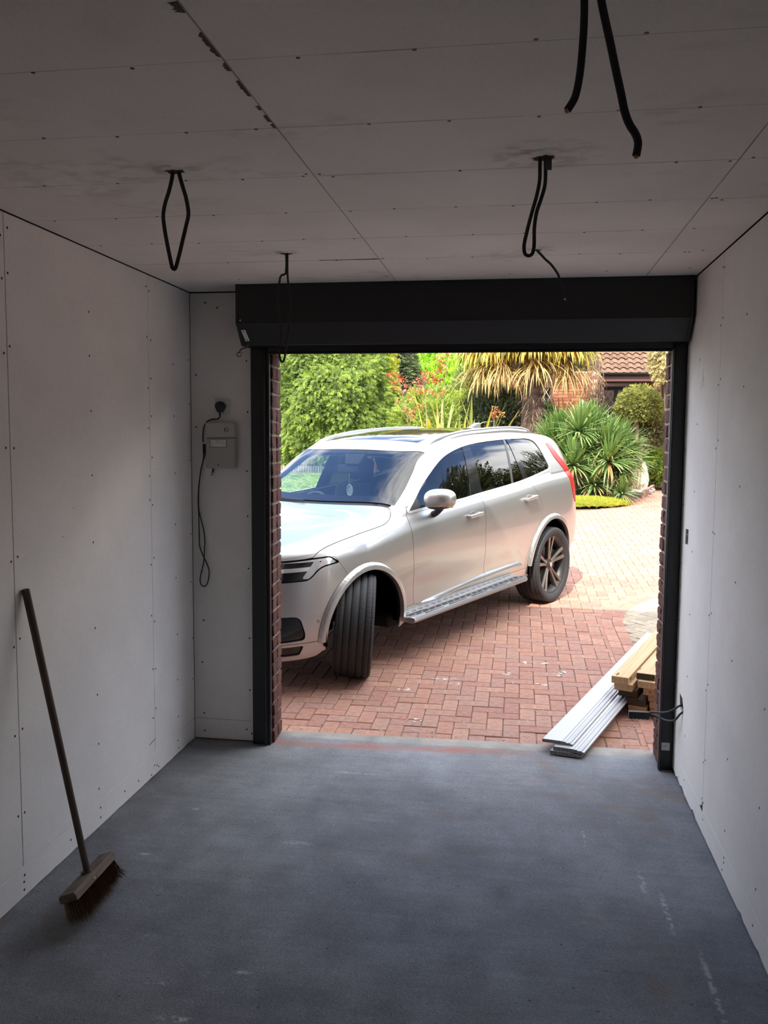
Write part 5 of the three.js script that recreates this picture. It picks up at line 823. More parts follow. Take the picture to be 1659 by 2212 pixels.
  { const d = new THREE.Group(); d.name = 'hanging_charm'; d.position.set(-1.0, 1.38, 0); car.add(d); part('cord', tube([[0, 0, 0], [0.003, -0.06, 0.002], [0, -0.1, 0]], 0.0015, 12, 5), std([0.6, 0.6, 0.58]), d); part('ring', new THREE.TorusGeometry(0.04, 0.006, 8, 32).scale(0.75, 1.15, 1).rotateY(Math.PI / 2).translate(0, -0.145, 0), std([0.62, 0.64, 0.62], { roughness: 0.5 }), d); part('tag', new THREE.CircleGeometry(0.03, 20).rotateY(Math.PI / 2).scale(1, 1.2, 1).translate(0, -0.145, 0), std([0.4, 0.45, 0.45], { side: THREE.DoubleSide }), d); }
  part('headlining', (() => { const g = new THREE.PlaneGeometry(2.3, 1.12, 16, 8); g.rotateX(-Math.PI / 2); const p = g.attributes.position; for (let i = 0; i < p.count; i++) p.setY(i, CB.T(p.getX(i) - 2.35) - 0.06 - 0.1 * (p.getZ(i) / 0.56) ** 2); g.translate(-2.35, 0, 0); g.computeVertexNormals(); return g; })(), std([0.12, 0.12, 0.115], { side: THREE.DoubleSide }), car);
}
// ---------------------------------------------------------------- garden
const leafMat = (o = {}) => new THREE.MeshPhysicalMaterial({ color: 0xffffff, roughness: 0.9, transmission: 0.3, thickness: 0, side: THREE.DoubleSide, ...o });
const soilM = std([0.12, 0.085, 0.06], { roughness: 1 });
const barkM = std([0.13, 0.09, 0.06], { roughness: 0.95 });
function tris(list) { const g = new THREE.BufferGeometry(); g.setAttribute('position', new THREE.Float32BufferAttribute(list.flat(), 3)); g.computeVertexNormals(); return g; }
// one leaf lying along +y, folded on its midrib
function leafTris(x, y, z, len, w, ang, droop = 0.25, tilt = 0) {
  const c = Math.cos(ang), s = Math.sin(ang), q = (a, b, h) => [x + a * c + b * s, y - a * s + b * c, z + h - droop * b * b / len + tilt * a], m = len * 0.5;
  const A = q(0, 0, 0), B = q(-w, m, 0.012 * len), C = q(0, m, -0.06 * len), D = q(w, m, 0.012 * len), E = q(0, len, 0); return [A, C, B, A, D, C, B, C, E, C, D, E];
}
const G = {};
{
  const r = rng(3);
  let t = []; for (let k = 0; k < 17; k++) { const y = k * 0.05 + 0.02 * r(), a = (k % 2 ? 1 : -1) * (0.85 - k * 0.03) + (r() - 0.5) * 0.5, l = (0.42 - k * 0.012) * (0.7 + 0.6 * r()); t.push(...leafTris((r() - 0.5) * 0.05, y, -0.25 * y * y + (r() - 0.5) * 0.16, k === 16 ? 0.2 : l, 0.036, k === 16 ? 0 : a, 0.7 * r())); } G.spray = tris(t);
  t = []; for (let k = 0; k < 6; k++) { const y = 0.1 + k * 0.13, a = (k % 2 ? 1 : -1) * (0.9 - 0.1 * k) + (r() - 0.5) * 0.4; t.push(...leafTris(0, y, (r() - 0.5) * 0.12, 0.48, 0.11, k === 5 ? 0 : a, 0.3)); } G.laurel = tris(t);
  t = []; for (let k = 0; k < 11; k++) { const y = 0.05 + k * 0.085, a = (k % 2 ? 1 : -1) * (1.1 - 0.07 * k) + (r() - 0.5) * 0.6; t.push(...leafTris((r() - 0.5) * 0.06, y, (r() - 0.5) * 0.2, 0.26 + 0.08 * r(), 0.075, k === 10 ? 0 : a, 0.3)); } G.twig = tris(t);
  t = []; for (let k = 0; k < 12; k++) { const a = k / 12 * 6.28, l = 0.6 + 0.4 * r(); t.push(...leafTris(0.1 * Math.sin(a), 0.1 * Math.cos(a), 0, l, 0.035, a, 0.5 - 0.9 * r())); } G.tuft = tris(t);
}
function bush(o) {
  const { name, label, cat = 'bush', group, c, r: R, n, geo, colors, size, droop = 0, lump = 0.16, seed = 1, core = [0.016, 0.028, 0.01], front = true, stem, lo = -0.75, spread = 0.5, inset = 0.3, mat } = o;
  const rd = rng(seed), nz = new ImprovedNoise(), b = thing(name, label, cat, c, group), Q = new THREE.Object3D(), dir = new THREE.Vector3(), up = new THREE.Vector3(), X = new THREE.Vector3(), Zv = new THREE.Vector3(), m4 = new THREE.Matrix4(), col = new THREE.Color();
  const rad = (d) => 1 + lump * (nz.noise(d.x * 2.2 + seed, d.y * 2.2, d.z * 2.2) + 0.6 * nz.noise(d.x * 5 + seed, d.y * 5, d.z * 5));
  const im = shade(new THREE.InstancedMesh(geo, mat ?? leafMat(), n)); im.name = 'foliage'; im.userData.kind = 'stuff';
  for (let i = 0; i < n; i++) {
    do { dir.set(rd() * 2 - 1, rd() * 2 - 1, rd() * 2 - 1); } while (dir.lengthSq() > 1 || dir.lengthSq() < 0.01 || dir.y / dir.length() < lo || (front && dir.z / dir.length() < -0.35)); dir.normalize();
    const k = rad(dir) * (1 - inset * rd() * rd()); Q.position.set(dir.x * R[0] * k, dir.y * R[1] * k, dir.z * R[2] * k);
    up.set(dir.x / R[0], dir.y / R[1], dir.z / R[2]).normalize(); Zv.copy(up).addScaledVector(V(rd() - 0.5, rd() - 0.5, rd() - 0.5), 0.9).normalize();
    up.add(V((rd() - 0.5) * 2 * spread, (rd() - 0.5) * 2 * spread - droop, (rd() - 0.5) * 2 * spread)).normalize(); X.crossVectors(up, Zv).normalize(); Zv.crossVectors(X, up);
    const s = mix(size[0], size[1], rd()); m4.makeBasis(X.multiplyScalar(s), up.multiplyScalar(s), Zv.multiplyScalar(s)).setPosition(Q.position); im.setMatrixAt(i, m4);
    const cc = colors[Math.floor(rd() * colors.length)], v = 0.75 + 0.5 * rd(); im.setColorAt(i, col.setRGB(Math.min(0.8, cc[0] * v * 2.0), Math.min(0.8, cc[1] * v * 1.8), cc[2] * v * 1.6));
  }
  b.add(im);
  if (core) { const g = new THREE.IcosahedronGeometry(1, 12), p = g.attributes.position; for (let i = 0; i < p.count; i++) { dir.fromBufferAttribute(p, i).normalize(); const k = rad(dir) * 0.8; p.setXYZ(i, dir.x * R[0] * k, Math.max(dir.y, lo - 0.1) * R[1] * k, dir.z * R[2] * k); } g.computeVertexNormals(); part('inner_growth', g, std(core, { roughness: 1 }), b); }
  if (stem) { const gs = []; for (let k = 0; k < stem[0]; k++) { const a = rd() * 6.28, q = 0.35 + 0.3 * rd(); gs.push(tube([[0.08 * Math.cos(a), -stem[1], 0.08 * Math.sin(a)], [R[0] * 0.3 * Math.cos(a), -stem[1] * 0.5, R[2] * 0.3 * Math.sin(a)], [R[0] * q * Math.cos(a), 0, R[2] * q * Math.sin(a)]], stem[2], 14, 6)); } part('stems', merge(gs), stem[3] ?? barkM, b); }
  return b;
}
// ---- ground beyond the paving
{
  const soil = struct('planting_bed'); const g = new THREE.PlaneGeometry(40, 16, 200, 80); g.rotateX(-Math.PI / 2); const p = g.attributes.position; for (let i = 0; i < p.count; i++) { const x = p.getX(i), z = p.getZ(i) - 20; const off = x < 2.2 ? -10.8 + (x - 2.2) * 0.35 - z : driveEdge(x) - z; p.setY(i, groundY(z) - 0.1 + 0.05 * (fbm(x * 2 + 50, z * 2 + 90, 3, 4) - 0.5) * sstep(0, 0.4, off) + 0.15 * sstep(-0.02, 0.35, off)); p.setZ(i, z); } g.computeVertexNormals();
  const st = texture(256, 256, (i, j) => { const v = 0.33 + (fbm(i / 16, j / 16, 4, 5, 16) - 0.5) * 0.3 + (hash2(i, j, 3) - 0.5) * 0.16; return [v, v * 0.86, v * 0.72]; }); st.repeat.set(30, 12); part('soil', g, std(0xffffff, { map: st, roughness: 1 }), soil);
  // lawn rising to the left behind the car, with a log-roll edging along its back
  const ln = thing('lawn', 'strip of mown lawn seen through the windscreen of the car', 'lawn', [0, 0, 0]), ly = (z) => 0.33 + (-9 - z) * 0.096; const lg = new THREE.PlaneGeometry(9, 5.9, 40, 40); lg.rotateX(-Math.PI / 2); const q = lg.attributes.position; for (let i = 0; i < q.count; i++) { const x = q.getX(i) - 4.6, z = q.getZ(i) - 11.95; q.setXYZ(i, x, ly(z) + 0.02 * (fbm(x * 3 + 40, z * 3 + 60, 3, 4) - 0.5), z); } lg.computeVertexNormals(); part('turf', lg, std([0.20, 0.27, 0.055], { roughness: 1 }), ln);
  const im = shade(new THREE.InstancedMesh(G.tuft, leafMat(), 9000)); im.name = 'grass_blades'; im.userData.kind = 'stuff'; const d = new THREE.Object3D(), r = rng(70), col = new THREE.Color(); for (let i = 0; i < 9000; i++) { const x = -9 + r() * 8.8, z = -9.2 - r() * 5.6; d.position.set(x, ly(z), z); d.rotation.set(-Math.PI / 2 + (r() - 0.5) * 0.4, r() * 6.28, 0, 'YXZ'); d.scale.setScalar(0.05 + 0.03 * r()); d.updateMatrix(); im.setMatrixAt(i, d.matrix); const v = 0.8 + 0.4 * r(); im.setColorAt(i, col.setRGB(0.22 * v, 0.30 * v, 0.07 * v)); } ln.add(im);
  const fe = thing('log_edging', 'low pale timber log edging at the back of the lawn, seen through the windscreen', 'edging', [0, 0, 0]), lg2 = new THREE.CylinderGeometry(0.028, 0.029, 0.22, 10), lm = [std([0.2, 0.18, 0.14]), std([0.15, 0.14, 0.11]), std([0.26, 0.23, 0.17])]; for (let k = 0; k < 62; k++) part('log', lg2, lm[Math.floor(r() * 3)], fe, [-5.0 + k * 0.059, 0.93 + (r() - 0.5) * 0.02, -14.75]);
}
// ---- shrubs and hedges
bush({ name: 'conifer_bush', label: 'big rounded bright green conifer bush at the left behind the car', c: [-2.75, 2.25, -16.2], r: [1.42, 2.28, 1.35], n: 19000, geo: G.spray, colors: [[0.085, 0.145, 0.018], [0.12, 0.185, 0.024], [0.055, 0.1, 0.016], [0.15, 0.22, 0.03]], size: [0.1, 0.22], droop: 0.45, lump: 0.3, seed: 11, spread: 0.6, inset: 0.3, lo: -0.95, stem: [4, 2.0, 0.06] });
bush({ name: 'golden_conifer', label: 'yellow green conifer showing as a bright strip right of the big bush', c: [-1.82, 2.35, -17.5], r: [0.5, 2.3, 0.6], n: 5000, geo: G.spray, colors: [[0.2, 0.24, 0.02], [0.26, 0.28, 0.025], [0.15, 0.2, 0.02]], size: [0.12, 0.22], droop: 0.3, seed: 12, core: [0.05, 0.06, 0.012], lo: -0.95 });
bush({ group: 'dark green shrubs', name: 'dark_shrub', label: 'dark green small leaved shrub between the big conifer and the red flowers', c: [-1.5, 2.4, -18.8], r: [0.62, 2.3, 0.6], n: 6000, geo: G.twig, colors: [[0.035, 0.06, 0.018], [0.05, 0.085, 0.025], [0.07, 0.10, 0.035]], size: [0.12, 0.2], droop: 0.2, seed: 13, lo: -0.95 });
bush({ name: 'tall_tree', label: 'olive brown tree crown at the very top behind the laurel hedge', cat: 'tree', c: [-1.2, 5.5, -23.5], r: [2.6, 1.9, 1.4], n: 9000, geo: G.twig, colors: [[0.13, 0.12, 0.03], [0.17, 0.15, 0.035], [0.1, 0.11, 0.03]], size: [0.16, 0.28], seed: 14, core: [0.06, 0.05, 0.018], stem: [3, 4.5, 0.12], lo: -0.95 });
bush({ name: 'laurel_hedge', label: 'glossy bright yellow green laurel hedge behind the red flowers', cat: 'hedge', c: [-0.55, 2.3, -20.9], r: [1.85, 1.85, 0.9], n: 7000, geo: G.laurel, colors: [[0.17, 0.33, 0.02], [0.22, 0.4, 0.03], [0.12, 0.25, 0.02]], size: [0.14, 0.24], seed: 15, droop: -0.5, core: [0.03, 0.06, 0.01], mat: leafMat({ roughness: 0.45, transmission: 0.2 }), lo: -0.95 });
bush({ name: 'loose_shrub', label: 'loose light green shrub below the laurel hedge, behind the red flowers', c: [-0.1, 1.65, -15.9], r: [1.15, 1.15, 0.8], n: 7000, geo: G.twig, colors: [[0.15, 0.22, 0.025], [0.19, 0.26, 0.035], [0.11, 0.17, 0.03]], size: [0.1, 0.19], seed: 16, droop: -0.3, core: [0.035, 0.05, 0.012], lo: -0.9 });
bush({ name: 'feathery_shrub', label: 'grey green feathery shrub rising beside the tallest red flower stem', c: [0.66, 2.25, -16.3], r: [0.5, 1.2, 0.45], n: 4200, geo: G.twig, colors: [[0.14, 0.2, 0.04], [0.18, 0.24, 0.06], [0.1, 0.15, 0.035]], size: [0.09, 0.16], seed: 17, droop: -0.4, core: [0.04, 0.055, 0.015], lo: -0.9 });
bush({ group: 'dark green shrubs', name: 'dark_shrub', label: 'dark grey green shrub below the palm, left of its trunk', c: [1.32, 1.75, -15.6], r: [0.85, 1.15, 0.6], n: 7000, geo: G.twig, colors: [[0.035, 0.055, 0.02], [0.05, 0.075, 0.03], [0.025, 0.04, 0.015]], size: [0.08, 0.15], seed: 18, lo: -0.95 });
bush({ group: 'dark green shrubs', name: 'dark_shrub', label: 'small green shrub just right of the palm trunk in front of the leaded window', c: [2.44, 1.75, -16.3], r: [0.3, 0.75, 0.3], n: 1500, geo: G.twig, colors: [[0.05, 0.085, 0.02], [0.08, 0.13, 0.03]], size: [0.08, 0.14], seed: 19, lo: -0.95 });
bush({ name: 'round_shrub', label: 'rounded olive green shrub on bare stems in front of the house pier', c: [4.38, 2.4, -14.8], r: [0.4, 0.36, 0.38], n: 5200, geo: G.twig, colors: [[0.13, 0.15, 0.028], [0.17, 0.185, 0.035], [0.09, 0.11, 0.022]], size: [0.08, 0.14], seed: 20, droop: -0.2, core: [0.035, 0.035, 0.012], stem: [9, 1.8, 0.016, std([0.25, 0.18, 0.13])] });
bush({ name: 'trailing_shrub', label: 'thin twiggy olive shrub below the round shrub at the right brick pier', c: [4.7, 1.95, -15.0], r: [0.33, 0.62, 0.35], n: 2200, geo: G.twig, colors: [[0.1, 0.1, 0.03], [0.14, 0.13, 0.045], [0.07, 0.08, 0.02]], size: [0.07, 0.12], seed: 21, inset: 0.8, core: [0.03, 0.026, 0.012] });
bush({ name: 'pale_climber', label: 'pale tan green climber hanging at the top right by the roof', cat: 'climber', c: [4.86, 3.4, -13.6], r: [0.42, 0.75, 0.4], n: 3400, geo: G.twig, colors: [[0.22, 0.2, 0.09], [0.28, 0.25, 0.12], [0.16, 0.15, 0.06]], size: [0.08, 0.14], seed: 22, droop: 0.7, inset: 0.7, core: [0.07, 0.06, 0.03], stem: [3, 2.6, 0.02] });
bush({ name: 'low_bush', label: 'low bright green bush at the right behind the flower bed edging', c: [5.02, 1.05, -15.8], r: [0.55, 0.5, 0.45], n: 2600, geo: G.laurel, colors: [[0.16, 0.26, 0.03], [0.22, 0.33, 0.05], [0.1, 0.18, 0.02]], size: [0.07, 0.13], seed: 23, droop: -0.3, core: [0.04, 0.06, 0.012] });
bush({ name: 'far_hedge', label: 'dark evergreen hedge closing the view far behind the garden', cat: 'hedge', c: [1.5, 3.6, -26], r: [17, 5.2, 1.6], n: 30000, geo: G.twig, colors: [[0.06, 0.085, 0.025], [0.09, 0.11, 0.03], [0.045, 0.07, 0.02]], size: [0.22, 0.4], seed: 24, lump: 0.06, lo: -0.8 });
// trees on the other side of the drive, out of the picture, that the side windows mirror
[[9.4, 2.2, -6.5, 2.0, 2.7, 2.2], [10.2, 2.4, -11.3, 2.4, 2.9, 2.5], [8.4, 1.6, -2.2, 1.6, 1.9, 1.8], [12.5, 3.0, -16.5, 3.0, 3.7, 2.8]].forEach((q, k) => bush({ group: 'trees mirrored in the car windows', name: 'roadside_tree', label: ['bushy tree out of the picture on the right, mirrored in the rear side window', 'second bushy tree out of the picture on the right, beyond the mirrored one', 'lower bush out of the picture at the right end of the forecourt', 'tall tree out of the picture at the far right beside the house'][k], cat: 'tree', c: q.slice(0, 3), r: q.slice(3), n: 9000, geo: G.twig, colors: [[0.05, 0.065, 0.018], [0.08, 0.09, 0.03], [0.035, 0.05, 0.014]], size: [0.16, 0.3], seed: 30 + k, front: false, lo: -0.85, inset: 0.5, lump: 0.24 }));
// ---- strap leaved plants
function strap(g, o, az, el, len, w, bend, cA, cB, rd, twist = 0) {             // pushes an arching folded leaf into {p, c}
  const n = 6, h = V(Math.cos(az), 0, Math.sin(az)), side = V(-Math.sin(az), 0, Math.cos(az)); let pos = o.clone(), e = el; const rows = [];
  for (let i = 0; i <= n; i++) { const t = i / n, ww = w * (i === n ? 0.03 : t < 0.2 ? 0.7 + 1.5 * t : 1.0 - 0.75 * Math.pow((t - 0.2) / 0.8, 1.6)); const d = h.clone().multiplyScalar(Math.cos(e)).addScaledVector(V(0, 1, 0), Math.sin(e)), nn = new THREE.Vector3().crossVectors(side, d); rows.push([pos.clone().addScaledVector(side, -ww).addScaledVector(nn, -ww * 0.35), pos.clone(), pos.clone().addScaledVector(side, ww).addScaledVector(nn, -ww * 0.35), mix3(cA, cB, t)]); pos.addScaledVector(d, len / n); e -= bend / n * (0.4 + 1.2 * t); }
  for (let i = 0; i < n; i++) for (let k = 0; k < 2; k++) { const a = rows[i][k], b = rows[i][k + 1], c = rows[i + 1][k + 1], d = rows[i + 1][k]; for (const [v, cc] of [[a, rows[i][3]], [b, rows[i][3]], [c, rows[i + 1][3]], [a, rows[i][3]], [c, rows[i + 1][3]], [d, rows[i + 1][3]]]) { g.p.push(v.x, v.y, v.z); g.c.push(...cc); } }
}
const strapGeo = (g) => { const b = new THREE.BufferGeometry(); b.setAttribute('position', new THREE.Float32BufferAttribute(g.p, 3)); b.setAttribute('color', new THREE.Float32BufferAttribute(g.c, 3)); b.computeVertexNormals(); return b; };
const strapM = leafMat({ vertexColors: true, roughness: 0.55, transmission: 0.18 });
{
  const y = thing('yucca_clump', 'large clump of spiky green yucca rosettes behind the tail of the car', 'yucca', [3.2, 0.46, -13.4]), rd = rng(41);
  const heads = [[-0.2, 1.38, 0.42, 0.1, 0.62], [0.12, 1.4, -0.05, 0.1, 0.68], [0.6, 1.05, 0.1, 0.55, 0.68], [0.36, 0.8, 0.62, 0.55, 0.66], [-0.3, 0.72, 0.65, -0.1, 0.62], [-0.72, 1.12, 0.1, -0.35, 0.62], [0.62, 0.2, 0.75, 0.2, 0.42], [0.12, 0.35, 0.6, 0, 0.5], [-0.45, 1.2, -0.2, -0.2, 0.62], [0.78, 0.82, 0.0, 0.7, 0.6], [0.0, 1.0, 0.35, 0, 0.58], [-0.75, 0.55, 0.3, -0.5, 0.6], [0.42, 1.22, -0.3, 0.3, 0.62], [-0.05, 1.5, -0.25, 0.05, 0.62], [-0.45, 0.95, 0.35, -0.15, 0.6], [0.35, 1.1, 0.35, 0.35, 0.64], [0.66, 0.55, 0.35, 0.6, 0.54], [-0.55, 1.35, -0.1, -0.15, 0.6]];
  heads.forEach(([x, h, z, lean, len], k) => {
    const g = { p: [], c: [] }, n = len < 0.5 ? 60 : 130;
    for (let i = 0; i < n; i++) {
      const t = i / n, az = i * 2.39996 + rd(), el0 = mix(1.5, -0.55, Math.pow(t, 1.1)) + (rd() - 0.5) * 0.25, v = 0.75 + 0.5 * rd();
      let az2 = az, el = el0; const hx = Math.cos(az) * Math.cos(el) + lean * 0.5, hz = Math.sin(az) * Math.cos(el) + 0.35, hy = Math.sin(el); az2 = Math.atan2(hz, hx); el = Math.atan2(hy, Math.hypot(hx, hz));
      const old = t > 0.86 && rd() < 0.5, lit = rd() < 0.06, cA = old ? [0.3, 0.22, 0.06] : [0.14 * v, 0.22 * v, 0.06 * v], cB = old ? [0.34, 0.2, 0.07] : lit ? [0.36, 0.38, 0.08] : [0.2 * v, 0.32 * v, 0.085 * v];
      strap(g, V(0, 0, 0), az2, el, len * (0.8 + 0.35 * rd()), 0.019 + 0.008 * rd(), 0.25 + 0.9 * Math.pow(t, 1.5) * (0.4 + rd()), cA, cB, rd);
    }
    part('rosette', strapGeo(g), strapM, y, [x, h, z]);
    part('stem', tube([[x * 0.55, -0.05, z * 0.4 - 0.1], [x * 0.8, h * 0.45, z * 0.7], [x, h, z]], 0.05, 12, 8), std([0.12, 0.1, 0.07], { roughness: 1 }), y);
  });
  { const g = { p: [], c: [] }; for (let i = 0; i < 90; i++) { const h = heads[Math.floor(rd() * 12)], v = 0.6 + 0.6 * rd(); strap(g, V(h[0] + (rd() - 0.5) * 0.1, h[1] - 0.08 - 0.2 * rd(), h[2] + 0.02), rd() * Math.PI, -0.5 - 0.9 * rd(), 0.3 + 0.25 * rd(), 0.014, 0.5, [0.22 * v, 0.17 * v, 0.09 * v], [0.3 * v, 0.24 * v, 0.13 * v], rd); } part('dead_leaves', strapGeo(g), strapM, y); }
}
{
  const p = thing('palm_tree', 'palm like cordyline with drooping gold and brown leaves in front of the house', 'palm', [2.11, 0.36, -14.6]), rd = rng(42); p.scale.setScalar(1.07);
  const bt = texture(128, 256, (i, j) => { const v = 0.3 + (fbm(i / 10, j / 5, 4, 8) - 0.5) * 0.3; return [v, v * 0.78, v * 0.66]; });
  const tg = new THREE.CylinderGeometry(0.2, 0.27, 2.5, 24, 20), q = tg.attributes.position; for (let i = 0; i < q.count; i++) { const k = 1 + 0.22 * (fbm(Math.atan2(q.getZ(i), q.getX(i)) * 3 + 20, q.getY(i) * 7 + 20, 3, 6) - 0.5); q.setX(i, q.getX(i) * k); q.setZ(i, q.getZ(i) * k); } tg.computeVertexNormals(); tg.translate(0, 1.25, 0);
  part('trunk', tg, std(0xffffff, { map: bt, roughness: 1, bumpMap: bt, bumpScale: 0.02 }), p); part('branch', tube([[0, 2.2, 0], [-0.35, 2.75, 0.05], [-0.85, 3.0, 0.15]], 0.1, 14, 8), barkM, p); part('branch', tube([[0, 2.2, 0], [0.35, 2.7, 0.05], [0.78, 2.95, 0.1]], 0.1, 14, 8), barkM, p); part('branch', tube([[0, 2.2, 0], [0.0, 2.8, 0.1], [0.02, 3.1, 0.25]], 0.1, 14, 8), barkM, p);
  for (const [x, h, z] of [[-0.62, 3.2, 0.18], [0.02, 3.15, 0.36], [0.66, 3.1, 0.12], [-0.2, 3.3, -0.25], [-1.0, 3.1, 0.0], [0.35, 3.25, -0.2]]) {
    const g = { p: [], c: [] }, dg = { p: [], c: [] };
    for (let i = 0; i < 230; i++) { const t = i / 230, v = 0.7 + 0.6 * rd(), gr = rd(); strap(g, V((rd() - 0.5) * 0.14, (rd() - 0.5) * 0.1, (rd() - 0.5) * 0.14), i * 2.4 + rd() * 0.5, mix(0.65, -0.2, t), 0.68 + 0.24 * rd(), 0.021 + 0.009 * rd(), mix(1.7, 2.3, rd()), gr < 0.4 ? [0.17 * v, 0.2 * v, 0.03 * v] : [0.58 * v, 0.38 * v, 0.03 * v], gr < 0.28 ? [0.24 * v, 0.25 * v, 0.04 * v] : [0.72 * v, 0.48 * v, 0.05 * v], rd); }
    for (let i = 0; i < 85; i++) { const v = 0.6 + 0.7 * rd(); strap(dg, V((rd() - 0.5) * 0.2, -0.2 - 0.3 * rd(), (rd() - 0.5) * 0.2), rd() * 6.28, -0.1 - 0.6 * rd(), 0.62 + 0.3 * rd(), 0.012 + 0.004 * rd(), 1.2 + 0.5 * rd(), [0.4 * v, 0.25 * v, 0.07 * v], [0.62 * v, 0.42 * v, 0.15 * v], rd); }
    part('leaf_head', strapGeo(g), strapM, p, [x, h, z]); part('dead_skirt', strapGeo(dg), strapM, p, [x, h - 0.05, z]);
  }
  { const g = { p: [], c: [] }; for (let i = 0; i < 150; i++) { const a = rd() * Math.PI, h = 1.2 + rd() * 1.1, v = 0.6 + 0.6 * rd(); strap(g, V(0.24 * Math.cos(a), h, 0.24 * Math.sin(a)), a + (rd() - 0.5), -0.6 + rd() * 0.8, 0.12 + 0.16 * rd(), 0.005, 1.6, [0.2 * v, 0.13 * v, 0.07 * v], [0.42 * v, 0.28 * v, 0.16 * v], rd); } part('dry_twigs', strapGeo(g), strapM, p); }
}
{
  const d = thing('dry_vine', 'dry brown twiggy vine hanging from the eaves right of the palm', 'vine', [3.5, 2.2, -16.0]), rd = rng(43), gs = [], g = { p: [], c: [] };
  for (let i = 0; i < 26; i++) { const x = (rd() - 0.5) * 0.36, z = (rd() - 0.5) * 0.25; gs.push(tube([[x, 1.25 + 0.2 * rd(), z], [x + (rd() - 0.5) * 0.2, 0.7, z + 0.1], [x + (rd() - 0.5) * 0.35, 0.25, z], [x + (rd() - 0.5) * 0.3, -0.3 - 0.9 * rd(), z]], 0.005 + 0.004 * rd(), 18, 5)); }
  for (let i = 0; i < 260; i++) { const v = 0.6 + 0.8 * rd(), y = 0.1 + 1.25 * rd(); strap(g, V((rd() - 0.5) * 0.42, y, (rd() - 0.5) * 0.3), rd() * 6.28, -0.9 + rd() * 1.2, 0.08 + 0.12 * rd(), 0.007, 1.4, [0.28 * v, 0.17 * v, 0.09 * v], [0.42 * v, 0.27 * v, 0.15 * v], rd); }
  part('twigs', merge(gs), std([0.2, 0.12, 0.08], { roughness: 1 }), d); part('dry_leaves', strapGeo(g), strapM, d);
}
{
  const f = thing('flax_plant', 'yellow striped flax with upright and bent sword leaves behind the car roof', 'flax', [0.55, 0.48, -13.45]), rd = rng(44);
  for (let i = 0; i < 44; i++) {
    const g = { p: [], c: [] }, az = i * 2.4 + rd(), v = 0.8 + 0.4 * rd(), k = rd(), x = (rd() - 0.5) * 1.15, yel = [0.66 * v, 0.58 * v, 0.08 * v], grn = [0.28 * v, 0.34 * v, 0.07 * v], org = [0.42 * v, 0.24 * v, 0.05 * v]; const c = k < 0.42 ? yel : k < 0.85 ? grn : org;
    strap(g, V(0, 0, 0), az, 1.1 + 0.4 * rd(), 1.6 + 0.75 * rd(), 0.046 + 0.02 * rd(), rd() < 0.35 ? 2.0 : 0.35, c.map((q) => q * 0.8), c, rd); part('leaf', strapGeo(g), strapM, f, [x, 0, (rd() - 0.5) * 0.4]);
  }
}
